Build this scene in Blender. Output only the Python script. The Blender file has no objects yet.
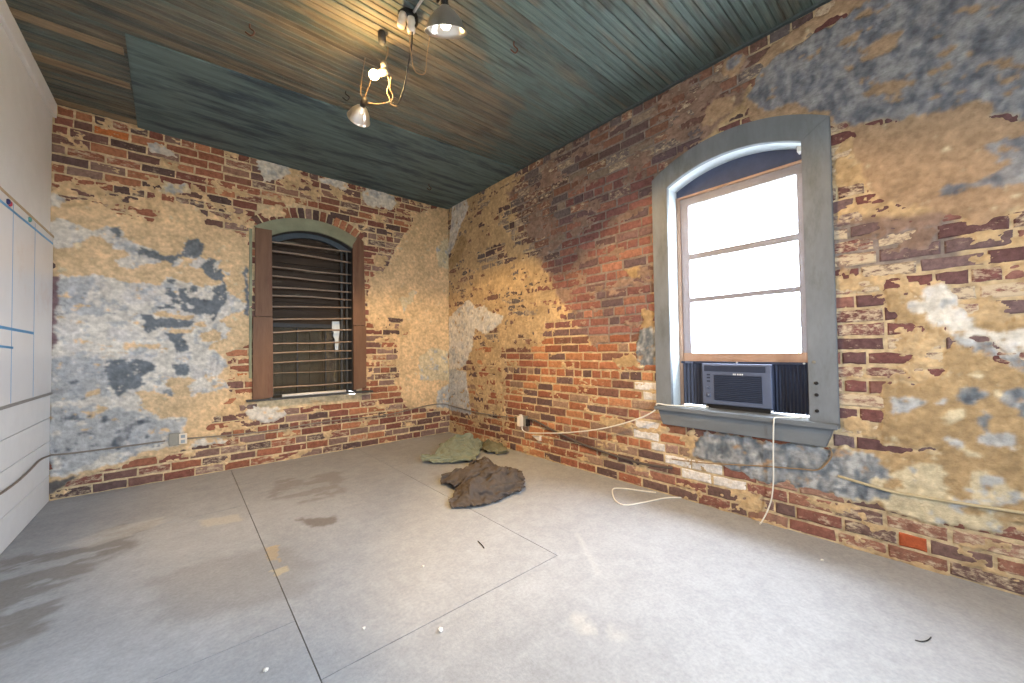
import bpy, bmesh, math, random
import numpy as np
from mathutils import Vector, Matrix
random.seed(7); RNG = np.random.default_rng(11)
SC = bpy.context.scene
COL = SC.collection

# ------------------------------------------------------------------ camera
F, YAW, PITCH, ROLL = 383.73, 0.7108767, 0.0227774, -0.0131265
CAM = np.array([-2.8964619, -4.7410112, 1.15])
HC = 3.206          # ceiling height
XL = -3.702         # left wall plane
YR = -6.6           # wall behind the camera
_fw = np.array([math.sin(YAW)*math.cos(PITCH), math.cos(YAW)*math.cos(PITCH), math.sin(PITCH)])
_r = np.array([math.cos(YAW), -math.sin(YAW), 0.0]); _u = np.cross(_r, _fw)
_c, _s = math.cos(ROLL), math.sin(ROLL)
_r2 = _c*_r + _s*_u; _u2 = -_s*_r + _c*_u
cd = bpy.data.cameras.new('camera'); cam = bpy.data.objects.new('camera', cd); COL.objects.link(cam)
cd.sensor_width = 36.0; cd.lens = F/1024*36; cd.clip_start = 0.02; cd.clip_end = 500
M = Matrix(((_r2[0], _u2[0], -_fw[0], CAM[0]), (_r2[1], _u2[1], -_fw[1], CAM[1]), (_r2[2], _u2[2], -_fw[2], CAM[2]), (0, 0, 0, 1)))
cam.matrix_world = M
SC.camera = cam

# ------------------------------------------------------------------ light and exposure
SKY = 50.0
SC.view_settings.view_transform = 'Standard'; SC.view_settings.look = 'None'
SC.view_settings.gamma = 1.0; SC.view_settings.use_curve_mapping = False
SC.view_settings.exposure = 0.30
w = bpy.data.worlds.new('world'); SC.world = w; w.use_nodes = True
bg = w.node_tree.nodes['Background']; bg.inputs[0].default_value = (0.83, 0.915, 1.0, 1); bg.inputs[1].default_value = SKY
SC.cycles.max_bounces = 10; SC.cycles.diffuse_bounces = 6; SC.cycles.transparent_max_bounces = 12
SC.cycles.sample_clamp_indirect = 25.0; SC.cycles.caustics_reflective = False; SC.cycles.caustics_refractive = False

def portal(loc, rot, sx, sy):
    l = bpy.data.lights.new('daylight_portal', 'AREA'); l.shape = 'RECTANGLE'; l.size = sx; l.size_y = sy
    l.cycles.is_portal = True
    o = bpy.data.objects.new('daylight_portal', l); COL.objects.link(o); o.location = loc; o.rotation_euler = rot
portal((0.30, -3.715, 1.7), (0, math.radians(90), 0), 1.5, 0.95)           # window in the right wall
REAR = (-2.5, -1.7, 1.1, 2.3)                                              # unseen opening added behind the camera to let in fill daylight
portal(((REAR[0]+REAR[1])/2, YR-0.02, (REAR[2]+REAR[3])/2), (math.radians(90), 0, 0), REAR[1]-REAR[0], REAR[3]-REAR[2])

# ------------------------------------------------------------------ helpers
def lin(c, g=1.0):
    return tuple((((v/255)/12.92) if v/255 <= 0.04045 else (((v/255)+0.055)/1.055)**2.4)*g for v in c)
def ray(x, y):
    return _fw + (x-512)/F*_r2 - (y-341.5)/F*_u2
def hit(x, y, ax, v):
    d = ray(x, y); return CAM + (v-CAM[ax])/d[ax]*d
def at_depth(x, y, dep):
    return CAM + dep*ray(x, y)
def proj(P):
    d = np.asarray(P)-CAM; z = d@_fw; return 512+F*(d@_r2)/z, 341.5-F*(d@_u2)/z

def tag(o, label=None, cat=None, group=None, kind=None):
    if label: o['label'] = label
    if cat: o['category'] = cat
    if group: o['group'] = group
    if kind: o['kind'] = kind
    return o
def empty(name, loc=(0, 0, 0)):
    o = bpy.data.objects.new(name, None); COL.objects.link(o); o.location = loc; o.empty_display_size = .05; return o
def link(name, me, mat=None, parent=None):
    o = bpy.data.objects.new(name, me); COL.objects.link(o)
    if mat is not None and not me.materials: me.materials.append(mat)
    if parent is not None:
        o.parent = parent; o.matrix_parent_inverse = Matrix.Translation(-Vector(parent.location))
    return o
def from_bm(name, bm, mat=None, parent=None, smooth=False):
    me = bpy.data.meshes.new(name)
    bmesh.ops.recalc_face_normals(bm, faces=bm.faces[:])
    bm.to_mesh(me); bm.free()
    if smooth: me.polygons.foreach_set('use_smooth', [True]*len(me.polygons))
    return link(name, me, mat, parent)
def box_bm(bm, lo, hi, bev=0.0):
    r = bmesh.ops.create_cube(bm, size=1.0)
    c = [(a+b)/2 for a, b in zip(lo, hi)]; s = [b-a for a, b in zip(lo, hi)]
    bmesh.ops.scale(bm, vec=s, verts=r['verts']); bmesh.ops.translate(bm, vec=c, verts=r['verts'])
    if bev > 0:
        es = list({e for v in r['verts'] for e in v.link_edges})
        bmesh.ops.bevel(bm, geom=es, offset=bev, segments=2, affect='EDGES', profile=0.6)
def box(name, lo, hi, mat, parent=None, bev=0.002):
    bm = bmesh.new(); box_bm(bm, lo, hi, bev); return from_bm(name, bm, mat, parent)
RW = lambda u, z, d: (d, u, z)      # right wall: u is y, d is x
BW = lambda u, z, d: (u, d, z)      # back wall: u is x, d is y
def prism_bm(bm, pts, d0, d1, mp, bev=0.0):
    v0 = [bm.verts.new(mp(a, b, d0)) for a, b in pts]; v1 = [bm.verts.new(mp(a, b, d1)) for a, b in pts]
    n = len(pts); fs = [bm.faces.new(v0), bm.faces.new(v1[::-1])]
    for i in range(n): fs.append(bm.faces.new((v0[i], v1[i], v1[(i+1) % n], v0[(i+1) % n])))
    bmesh.ops.recalc_face_normals(bm, faces=fs)
    if bev: bmesh.ops.bevel(bm, geom=[e for e in fs[0].edges]+[e for e in fs[1].edges], offset=bev, segments=2, affect='EDGES')
def prism(name, pts, d0, d1, mp, mat, parent=None, bev=0.0):
    bm = bmesh.new(); prism_bm(bm, pts, d0, d1, mp, bev); return from_bm(name, bm, mat, parent)
def smooth_path(P, sub=6):
    P = [Vector(p) for p in P]; out = []
    for i in range(len(P)-1):
        a, b, c, d = P[max(i-1, 0)], P[i], P[i+1], P[min(i+2, len(P)-1)]
        for k in range(sub):
            t = k/sub
            out.append(0.5*((2*b)+(c-a)*t+(2*a-5*b+4*c-d)*t*t+(3*b-a-3*c+d)*t*t*t))
    out.append(P[-1]); return out
def tube_bm(bm, P, r, seg=8, sub=6, cap=True):
    P = smooth_path(P, sub) if sub > 1 else [Vector(p) for p in P]
    rings = []; prev = None
    for i, p in enumerate(P):
        t = (P[min(i+1, len(P)-1)]-P[max(i-1, 0)]).normalized()
        if prev is None: n = t.orthogonal().normalized()
        else: n = (prev - t*prev.dot(t)).normalized()
        prev = n; b = t.cross(n); rr = r(i/(len(P)-1)) if callable(r) else r
        rings.append([bm.verts.new(p+rr*(math.cos(2*math.pi*k/seg)*n+math.sin(2*math.pi*k/seg)*b)) for k in range(seg)])
    for a, b in zip(rings, rings[1:]):
        for k in range(seg): bm.faces.new((a[k], a[(k+1) % seg], b[(k+1) % seg], b[k]))
    if cap: bm.faces.new(rings[0][::-1]); bm.faces.new(rings[-1])
def tube(name, P, r, mat, parent=None, seg=8, sub=6):
    bm = bmesh.new(); tube_bm(bm, P, r, seg, sub); return from_bm(name, bm, mat, parent, True)
def lathe_bm(bm, prof, seg=20):
    rings = []
    for r, z in prof:
        rings.append([bm.verts.new((r*math.cos(2*math.pi*k/seg), r*math.sin(2*math.pi*k/seg), z)) for k in range(seg)] if r > 1e-5 else [bm.verts.new((0, 0, z))])
    for a, b in zip(rings, rings[1:]):
        for k in range(seg):
            q = [a[k % len(a)], a[(k+1) % len(a)], b[(k+1) % len(b)], b[k % len(b)]]
            u = []
            for v in q:
                if v not in u: u.append(v)
            if len(u) > 2: bm.faces.new(u)
def lathe(name, prof, base, axis, mat, parent=None, seg=20):
    bm = bmesh.new(); lathe_bm(bm, prof, seg)
    q = Vector((0, 0, 1)).rotation_difference(Vector(axis).normalized()).to_matrix().to_4x4()
    bmesh.ops.transform(bm, matrix=Matrix.Translation(Vector(base)) @ q, verts=bm.verts[:])
    return from_bm(name, bm, mat, parent, True)

# numpy noise ---------------------------------------------------------------
def vnoise(x, y, seed):
    xi = np.floor(x).astype(np.int64); yi = np.floor(y).astype(np.int64); xf = x-xi; yf = y-yi
    def h(a, b):
        n = (a*374761393 + b*668265263 + seed*144665) & 0xffffffff
        n = ((n ^ (n >> 13))*1274126177) & 0xffffffff
        return ((n ^ (n >> 16)) & 0xffff)/65535.0
    sx = xf*xf*xf*(xf*(xf*6-15)+10); sy = yf*yf*yf*(yf*(yf*6-15)+10)
    a = h(xi, yi)*(1-sx)+h(xi+1, yi)*sx; b = h(xi, yi+1)*(1-sx)+h(xi+1, yi+1)*sx
    return a*(1-sy)+b*sy
def fbm(x, y, seed, octs=4, gain=0.5):
    s = np.zeros_like(x, dtype=float); a = 1.0; t = 0
    for k in range(octs):
        s += a*vnoise(x*2**k+17.3*k, y*2**k-9.1*k, seed+k*13); t += a; a *= gain
    return s/t
def uniform(n):
    f = n.ravel(); r = np.empty(f.size); r[np.argsort(f, kind='stable')] = np.linspace(0, 1, f.size); return r.reshape(n.shape)
def inpoly(X, Y, pts):
    pts = np.asarray(pts, float); res = np.zeros(X.shape, bool)
    m = (X >= pts[:, 0].min()) & (X <= pts[:, 0].max()) & (Y >= pts[:, 1].min()) & (Y <= pts[:, 1].max())
    if not m.any(): return res
    x = X[m]; y = Y[m]; ins = np.zeros(x.shape, bool); n = len(pts); j = n-1
    for i in range(n):
        xi, yi = pts[i]; xj, yj = pts[j]
        c = ((yi > y) != (yj > y)) & (x < (xj-xi)*(y-yi)/((yj-yi) or 1e-9)+xi); ins ^= c; j = i
    res[m] = ins; return res
def blur(a, n=1):
    for _ in range(n):
        p = np.pad(a, 1, mode='edge'); a = (p[:-2, 1:-1]+p[2:, 1:-1]+p[1:-1, :-2]+p[1:-1, 2:]+2*p[1:-1, 1:-1])/6
    return a

# ------------------------------------------------------------------ materials
def mat(name, col, rough=0.7, metal=0.0, var=0.15, scale=12.0, bump=0.15, bscale=60.0, stretch=(1, 1, 1), col2=None, c2=(0.55, 0.7), attr=None, objcol=False, spec=0.3):
    m = bpy.data.materials.new(name); m.use_nodes = True; nt = m.node_tree; N = nt.nodes; L = nt.links
    b = N['Principled BSDF']; b.inputs['Roughness'].default_value = rough; b.inputs['Metallic'].default_value = metal
    b.inputs['Specular IOR Level'].default_value = spec
    g = N.new('ShaderNodeNewGeometry'); mp = N.new('ShaderNodeMapping'); L.new(g.outputs['Position'], mp.inputs['Vector']); mp.inputs['Scale'].default_value = stretch
    n1 = N.new('ShaderNodeTexNoise'); n1.inputs['Scale'].default_value = scale; n1.inputs['Detail'].default_value = 6; n1.inputs['Roughness'].default_value = .65; L.new(mp.outputs[0], n1.inputs['Vector'])
    if attr: src = N.new('ShaderNodeAttribute'); src.attribute_name = attr; cs = src.outputs['Color']
    elif objcol: src = N.new('ShaderNodeObjectInfo'); cs = src.outputs['Color']
    else: src = N.new('ShaderNodeRGB'); src.outputs[0].default_value = (*col, 1); cs = src.outputs[0]
    if col2:
        n3 = N.new('ShaderNodeTexNoise'); n3.inputs['Scale'].default_value = scale*.45; n3.inputs['Detail'].default_value = 8; n3.inputs['Roughness'].default_value = .7; L.new(mp.outputs[0], n3.inputs['Vector'])
        mr = N.new('ShaderNodeMapRange'); mr.inputs['From Min'].default_value = c2[0]; mr.inputs['From Max'].default_value = c2[1]; L.new(n3.outputs[0], mr.inputs['Value'])
        mx = N.new('ShaderNodeMix'); mx.data_type = 'RGBA'; L.new(mr.outputs[0], mx.inputs[0]); L.new(cs, mx.inputs[6]); mx.inputs[7].default_value = (*col2, 1); cs = mx.outputs[2]
    mr = N.new('ShaderNodeMapRange'); mr.inputs['From Min'].default_value = .25; mr.inputs['From Max'].default_value = .75; mr.inputs['To Min'].default_value = 1-var; mr.inputs['To Max'].default_value = 1+var
    L.new(n1.outputs[0], mr.inputs['Value'])
    mu = N.new('ShaderNodeVectorMath'); mu.operation = 'SCALE'; L.new(cs, mu.inputs[0]); L.new(mr.outputs[0], mu.inputs['Scale']); L.new(mu.outputs[0], b.inputs['Base Color'])
    if bump:
        n2 = N.new('ShaderNodeTexNoise'); n2.inputs['Scale'].default_value = bscale; n2.inputs['Detail'].default_value = 5; L.new(mp.outputs[0], n2.inputs['Vector'])
        bp = N.new('ShaderNodeBump'); bp.inputs['Strength'].default_value = bump; bp.inputs['Distance'].default_value = .01; L.new(n2.outputs[0], bp.inputs['Height']); L.new(bp.outputs[0], b.inputs['Normal'])
    return m
def brick_material(name, attr):
    """fired clay; colour of each brick from its object colour (or colour attribute), alpha = how much lime residue clings to it"""
    m = bpy.data.materials.new(name); m.use_nodes = True; nt = m.node_tree; N = nt.nodes; L = nt.links
    b = N['Principled BSDF']; b.inputs['Roughness'].default_value = .9; b.inputs['Specular IOR Level'].default_value = .2
    if attr: s = N.new('ShaderNodeAttribute'); s.attribute_name = 'Col'
    else: s = N.new('ShaderNodeObjectInfo')
    g = N.new('ShaderNodeNewGeometry')
    n1 = N.new('ShaderNodeTexNoise'); n1.inputs['Scale'].default_value = 28; n1.inputs['Detail'].default_value = 7; n1.inputs['Roughness'].default_value = .7; L.new(g.outputs['Position'], n1.inputs['Vector'])
    mr = N.new('ShaderNodeMapRange'); mr.inputs['From Min'].default_value = .3; mr.inputs['From Max'].default_value = .7; mr.inputs['To Min'].default_value = .62; mr.inputs['To Max'].default_value = 1.35; L.new(n1.outputs[0], mr.inputs['Value'])
    mu = N.new('ShaderNodeVectorMath'); mu.operation = 'SCALE'; L.new(s.outputs['Color'], mu.inputs[0]); L.new(mr.outputs[0], mu.inputs['Scale'])
    n2 = N.new('ShaderNodeTexNoise'); n2.inputs['Scale'].default_value = 17; n2.inputs['Detail'].default_value = 8; n2.inputs['Roughness'].default_value = .72
    mp = N.new('ShaderNodeMapping'); mp.inputs['Scale'].default_value = (1, 1, 2.2); L.new(g.outputs['Position'], mp.inputs['Vector']); L.new(mp.outputs[0], n2.inputs['Vector'])
    ad = N.new('ShaderNodeMath'); ad.operation = 'ADD'; L.new(n2.outputs[0], ad.inputs[0]); L.new(s.outputs['Alpha'], ad.inputs[1])
    m2 = N.new('ShaderNodeMapRange'); m2.inputs['From Min'].default_value = .98; m2.inputs['From Max'].default_value = 1.12; L.new(ad.outputs[0], m2.inputs['Value'])
    mx = N.new('ShaderNodeMix'); mx.data_type = 'RGBA'; L.new(m2.outputs[0], mx.inputs[0]); L.new(mu.outputs[0], mx.inputs[6]); mx.inputs[7].default_value = (*lin((196, 178, 152)), 1)
    L.new(mx.outputs[2], b.inputs['Base Color'])
    n3 = N.new('ShaderNodeTexNoise'); n3.inputs['Scale'].default_value = 90; n3.inputs['Detail'].default_value = 4; L.new(g.outputs['Position'], n3.inputs['Vector'])
    bp = N.new('ShaderNodeBump'); bp.inputs['Strength'].default_value = .35; bp.inputs['Distance'].default_value = .006; L.new(n3.outputs[0], bp.inputs['Height']); L.new(bp.outputs[0], b.inputs['Normal'])
    return m
def emit(name, col, s):
    m = bpy.data.materials.new(name); m.use_nodes = True; N = m.node_tree.nodes; N.remove(N['Principled BSDF'])
    e = N.new('ShaderNodeEmission'); e.inputs[0].default_value = (*col, 1); e.inputs[1].default_value = s; m.node_tree.links.new(e.outputs[0], N['Material Output'].inputs[0]); return m
def glass_material(name, tint, gloss=.08):
    m = bpy.data.materials.new(name); m.use_nodes = True; nt = m.node_tree; N = nt.nodes; L = nt.links; N.remove(N['Principled BSDF'])
    t = N.new('ShaderNodeBsdfTransparent'); t.inputs[0].default_value = (*tint, 1); g = N.new('ShaderNodeBsdfGlossy'); g.inputs['Roughness'].default_value = .03
    n = N.new('ShaderNodeTexNoise'); n.inputs['Scale'].default_value = 6; mr = N.new('ShaderNodeMapRange'); mr.inputs['To Min'].default_value = gloss*.5; mr.inputs['To Max'].default_value = gloss*1.5; L.new(n.outputs[0], mr.inputs['Value'])
    mx = N.new('ShaderNodeMixShader'); L.new(mr.outputs[0], mx.inputs[0]); L.new(t.outputs[0], mx.inputs[1]); L.new(g.outputs[0], mx.inputs[2]); L.new(mx.outputs[0], N['Material Output'].inputs[0]); return m
MT = {
 'plaster': mat('old_plaster', (1, 1, 1), .95, var=.22, scale=30, bump=.9, bscale=55, attr='Col', spec=.1),
 'brick': brick_material('clay_brick', False), 'brickwork': brick_material('clay_brickwork', True),
 'floor': mat('worn_concrete', (1, 1, 1),   .72, var=.15, scale=60, bump=.15, bscale=120, attr='Col', spec=.25),
 'joint': mat('joint_dirt', lin((108, 104, 100)), .95),
 'board': mat('ceiling_paint', (1, 1, 1), .55, var=.42, scale=9, bump=.35, bscale=40, stretch=(.4, 12, 12), attr='Col', spec=.35),
 'panel': mat('panel_paint', lin((96, 116, 118)), .5, var=.3, scale=4, bump=.08, bscale=30, stretch=(.8, 5, 1), col2=lin((54, 72, 84)), c2=(.46, .60)),
 'white': mat('white_wall_paint', lin((222, 222, 222)), .6, var=.04, scale=8, bump=.08, bscale=50),
 'wplank': mat('white_plank_paint', lin((226, 229, 232)), .5, var=.04, scale=9, bump=.1, bscale=40),
 'wboard': mat('whiteboard_film', lin((228, 229, 232)), .25, var=.03, scale=5, bump=0, col2=lin((222, 208, 204)), c2=(.58, .8), spec=.5),
 'marker': mat('blue_marker', lin((92, 150, 196)), .6, var=.1, bump=0),
 'alu': mat('grey_strip', lin((150, 148, 146)), .45, .4, var=.1, bump=.05),
 'casing': mat('grey_blue_paint', lin((118, 123, 129)), .55, var=.2, scale=9, bump=.15, bscale=40, stretch=(1, 1, .35), col2=lin((96, 100, 100)), c2=(.5, .68)),
 'reveal': mat('pale_reveal_paint', lin((196, 204, 208)), .5, var=.08, bump=.1),
 'archbd': mat('dark_blue_paint', lin((72, 78, 100)), .6, var=.15, bump=.1),
 'sashw': mat('sash_wood', lin((166, 134, 112)), .55, var=.18, scale=10, stretch=(1, 1, .3), bump=.15),
 'sash': mat('sash_paint', lin((136, 132, 138)), .5, var=.12, bump=.1),
 'sill': mat('sill_paint', lin((106, 111, 116)), .5, var=.18, scale=7, stretch=(1, .4, 1), bump=.12),
 'glass': glass_material('window_glass', (.97, .98, 1.0)),
 'dglass': glass_material('dirty_glass', (.85, .85, .83), .1),
 'ac': mat('ac_plastic', lin((92, 101, 124)), .45, var=.05, bump=.03),
 'acd': mat('ac_dark', lin((48, 55, 74)), .5, var=.05, bump=.03),
 'pleat': mat('pleated_vinyl', lin((64, 71, 90)), .55, var=.06, bump=.03),
 'cord': mat('white_cord', lin((226, 222, 212)), .5, var=.06, bump=0),
 'tancord': mat('tan_cord', lin((142, 118, 90)), .6, var=.1, bump=0),
 'conduit': mat('grey_conduit', lin((138, 128, 118)), .6, .2, var=.15, bump=.05),
 'dcable': mat('dark_cable', lin((92, 82, 78)), .7, var=.15, bump=.05),
 'black': mat('black_plastic', lin((34, 32, 32)), .5, var=.15, bump=.05),
 'porcelain': mat('white_porcelain', lin((226, 214, 198)), .3, var=.06, bump=.02, spec=.5),
 'steel': mat('spun_aluminium', lin((206, 204, 200)), .28, .9, var=.06, bump=.02),
 'zinc': mat('zinc_box', lin((146, 142, 132)), .5, .5, var=.12, bump=.05),
 'rust': mat('rusty_iron', lin((92, 60, 46)), .8, .2, var=.25, bump=.2),
 'bar': mat('grille_iron', lin((158, 138, 120)), .5, .45, var=.25, scale=14, bump=.1),
 'rwood': mat('red_brown_board', lin((114, 84, 64)), .6, var=.22, scale=8, stretch=(2.4, 2.4, .35), bump=.2, bscale=30, col2=lin((92, 56, 44)), c2=(.52, .72)),
 'gwood': mat('grey_green_board', lin((138, 140, 116)), .7, var=.2, scale=9, bump=.2, col2=lin((164, 132, 100)), c2=(.6, .75)),
 'dwood': mat('dark_frame_wood', lin((66, 66, 66)), .6, var=.2, bump=.15),
 'shut': mat('weathered_shutter', lin((66, 54, 44)), .75, var=.3, scale=6, bump=.2, stretch=(.5, 1, 3), col2=lin((124, 118, 104)), c2=(.56, .66)),
 'dback': mat('dark_board', lin((104, 102, 98)), .7, var=.25, scale=6, bump=.15, stretch=(3, 1, .4)),
 'gapwhite': mat('bright_gap_white', lin((214, 222, 226)), .7, var=.05, bump=.05),
 'ground': mat('outside_ground', lin((170, 168, 162)), .9, var=.1, scale=.4, bump=0),
}

# ------------------------------------------------------------------ wall painting data (traced layer outlines: crop origin x, y, scale)
CROP = {'p': (0, 0, 1), 'b1': (40, 100, 5.69), 'b2': (140, 110, 5.69), 'b3': (250, 140, 5.69), 'b4': (350, 160, 5.69), 'b5': (40, 210, 5.69), 'b6': (140, 220, 5.69),
 'b7': (40, 320, 3.79), 'b8': (140, 330, 4.267), 'b9': (350, 260, 5.69), 'b10': (240, 370, 6.83), 'b11': (350, 350, 5.69),
 'r1': (440, 150, 5.69), 'r2': (440, 260, 5.69), 'r3': (440, 370, 5.69), 'r4': (540, 100, 5.69), 'r5': (540, 210, 5.69), 'r6': (540, 320, 4.017), 'r7': (660, 20, 5.69),
 'r8': (830, 0, 5.25), 'r9': (830, 110, 4.268), 'r10': (830, 250, 4.55), 'r11': (830, 380, 3.105), 'r12': (640, 400, 4.88)}
def px(c, pts):
    x0, y0, s = CROP[c]; return [(x0+a/s, y0+b/s) for a, b in pts]
LAY = {'tan': (lin((212, 184, 146)), .007), 'white': (lin((212, 206, 196)), .010), 'lgray': (lin((178, 179, 180)), .010), 'dgray': (lin((112, 118, 124)), .0085),
 'blue': (lin((118, 120, 128)), .011), 'slate': (lin((108, 115, 122)), .010), 'cream': (lin((204, 190, 160)), .010), 'mauve': (lin((128, 106, 110)), .006), 'dark': (lin((104, 100, 98)), .004), 'tan_dim': (lin((166, 140, 114)), .007)}  # last entry is the tan coat darkened, the wall's dimness put into its colour
BACK = [
 ('tan', 'p', [(52, 205), (75, 208), (100, 205), (112, 212), (150, 226), (168, 205), (190, 207), (205, 226), (222, 226), (250, 240), (252, 345), (225, 352), (228, 400), (205, 430), (222, 432), (215, 440), (180, 452), (140, 459), (75, 478), (48, 482)]),
 ('tan', 'p', [(415, 215), (449, 205), (449, 410), (405, 408), (398, 380), (396, 350), (412, 330), (405, 318), (368, 318), (368, 280), (385, 270), (400, 240), (412, 225)]),
 ('white', 'b5', [(60, 80), (120, 55), (190, 80), (300, 120), (400, 95), (470, 130), (540, 190), (640, 230), (683, 240), (683, 300), (560, 310), (520, 330), (440, 320), (430, 285), (500, 270), (490, 235), (410, 225), (400, 190), (350, 155), (270, 155), (210, 195), (180, 215), (80, 220), (60, 150)]),
 ('white', 'p', [(52, 277), (61, 275), (75, 278.5), (98, 275), (117, 279), (131, 283), (144, 280), (160, 287), (166, 278), (172, 278), (177, 281), (192, 283), (198, 286), (216, 285), (222, 280), (228, 294), (245, 303), (246, 309), (228, 315), (219, 322), (231, 329), (229, 338), (212, 342), (208, 349), (222, 356), (227, 365), (217, 377), (229, 386), (206, 392), (190, 396), (189, 386), (196, 380), (171, 377), (166, 384), (173, 393), (163, 396), (154, 391), (135, 391), (142, 399), (138, 404), (160, 415), (187, 418), (180, 433), (184, 442), (140, 454), (111, 464), (74, 474), (48, 478)]),
 ('white', 'b6', [(180, 250), (210, 215), (240, 230), (225, 260), (180, 270)]), ('white', 'b6', [(280, 260), (350, 210), (400, 240), (460, 225), (460, 260), (400, 265), (340, 275), (300, 280)]),
 ('white', 'b6', [(480, 290), (525, 295), (510, 310), (485, 308)]),
 ('white', 'b8', [(205, 500), (230, 480), (280, 460), (330, 465), (370, 475), (330, 490), (250, 500)]),
 ('lgray', 'b7', [(30, 150), (120, 130), (240, 145), (260, 300), (215, 290), (150, 310), (60, 310), (30, 310)]),
 ('lgray', 'b7', [(30, 325), (100, 335), (240, 345), (330, 335), (400, 360), (455, 385), (455, 480), (250, 500), (200, 540), (110, 580), (30, 590)]),
 ('lgray', 'b5', [(70, 390), (250, 390), (300, 420), (260, 520), (330, 560), (430, 590), (300, 610), (180, 580), (90, 590)]),
 ('lgray', 'b8', [(0, 350), (60, 375), (200, 380), (165, 440), (150, 470), (0, 500)]),
 ('dgray', 'b6', [(0, 160), (80, 180), (130, 210), (190, 215), (240, 180), (250, 130), (330, 110), (370, 150), (360, 200), (300, 230), (220, 215), (180, 260), (100, 225), (0, 195)]),
 ('dgray', 'b6', [(350, 270), (400, 220), (430, 230), (425, 260), (475, 280), (470, 340), (490, 420), (480, 480), (440, 530), (430, 580), (410, 560), (420, 540), (330, 540), (260, 510), (210, 480), (190, 500), (100, 500), (80, 490), (190, 480), (170, 450), (130, 430), (140, 390), (180, 390), (190, 425), (220, 430), (225, 390), (270, 385), (290, 440), (400, 450), (420, 400), (390, 390), (460, 360), (420, 330), (390, 330)]),
 ('dgray', 'b6', [(10, 530), (70, 540), (100, 560), (180, 560), (300, 570), (300, 610), (180, 620), (100, 610), (60, 640), (30, 635), (30, 580)]),
 ('dgray', 'b6', [(150, 640), (240, 650), (245, 683), (180, 683)]), ('dgray', 'b6', [(290, 370), (345, 378), (325, 410), (285, 404)]), ('dgray', 'b6', [(155, 340), (200, 345), (202, 362), (160, 362)]),
 ('dgray', 'b6', [(590, 290), (615, 260), (620, 540), (585, 540), (600, 480), (590, 420), (600, 360)]),
 ('dgray', 'b5', [(408, 105), (457, 105), (457, 157), (425, 150)]), ('dgray', 'b5', [(540, 220), (683, 250), (683, 292), (560, 255)]),
 ('dgray', 'b7', [(245, 150), (350, 145), (450, 175), (380, 225), (400, 250), (330, 260), (275, 300), (250, 220)]), ('dgray', 'b7', [(233, 368), (258, 365), (257, 397), (238, 392)]),
 ('slate', 'b7', [(270, 470), (340, 395), (400, 360), (412, 382), (350, 404), (350, 440), (290, 490)]),
 ('dgray', 'b8', [(143, 150), (204, 148), (206, 196), (150, 192)]), ('dgray', 'b8', [(115, 10), (160, 20), (180, 10), (212, 95), (160, 102), (140, 60)]), ('slate', 'b8', [(98, 255), (130, 255), (127, 282), (95, 272)]),
 ('tan', 'b6', [(80, 530), (130, 510), (200, 530), (310, 540), (290, 567), (200, 560), (100, 550)]), ('tan', 'b6', [(308, 578), (382, 578), (372, 607), (308, 602)]), ('tan', 'b6', [(160, 628), (300, 622), (285, 650), (180, 645)]),
 ('tan', 'b6', [(350, 640), (420, 625), (470, 640), (460, 683), (345, 683)]),
 ('tan', 'b5', [(190, 540), (230, 518), (268, 535), (240, 552)]), ('tan', 'b7', [(308, 95), (360, 83), (375, 98), (455, 88), (455, 110), (320, 110)]), ('tan', 'b7', [(168, 280), (227, 263), (224, 287), (175, 297)]), ('tan', 'b7', [(218, 340), (240, 318), (263, 330), (235, 362)]),
 ('mauve', 'b5', [(50, 380), (112, 370), (92, 480), (97, 560), (72, 683), (48, 683)]), ('mauve', 'p', [(48, 328), (54, 328), (52, 358), (48, 360)]),
 ('white', 'b1', [(55, 560), (90, 530), (140, 560), (130, 610), (70, 610)]),
 ('dark', 'b7', [(30, 612), (150, 582), (60, 655), (30, 668)]),
 ('white', 'b10', [(48, 290), (80, 250), (150, 262), (240, 253), (325, 270), (310, 312), (250, 347), (170, 368), (98, 352)]),
 ('white', 'b4', [(68, 190), (90, 163), (180, 173), (245, 210), (265, 250), (230, 288), (130, 262), (88, 232)]),
 ('cream', 'b4', [(490, 500), (530, 460), (570, 430), (580, 330), (600, 240), (625, 240), (625, 640), (500, 600)]),
 ('cream', 'b9', [(273, 225), (300, 198), (330, 215), (350, 168), (372, 190), (362, 232), (322, 262), (305, 302), (288, 242)]),
 ('cream', 'b9', [(390, 540), (470, 500), (560, 520), (560, 683), (400, 683)]), ('lgray', 'b11', [(500, 230), (560, 190), (565, 330), (490, 320)]),
 ('white', 'b3', [(30, 120), (90, 95), (200, 140), (240, 190), (150, 240), (80, 240)]), ('white', 'b3', [(380, 215), (500, 220), (575, 265), (540, 292), (440, 250)]), ('white', 'b3', [(640, 290), (683, 278), (683, 372), (650, 332)]),
 ('tan', 'b3', [(60, 400), (190, 370), (203, 440), (80, 450)]), ('tan', 'b2', [(120, 510), (300, 545), (380, 600), (370, 683), (140, 683)]), ('white', 'b2', [(30, 190), (90, 180), (190, 240), (200, 262), (60, 245)]),
 ('cream', 'b2', [(130, 400), (280, 430), (290, 480), (120, 470)]),
]
BACK_SMEAR_ARCH = [(.03, 'p', [(286, 203), (318, 205), (345, 213), (374, 236), (366, 246), (350, 236), (325, 224), (286, 219)])]
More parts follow.
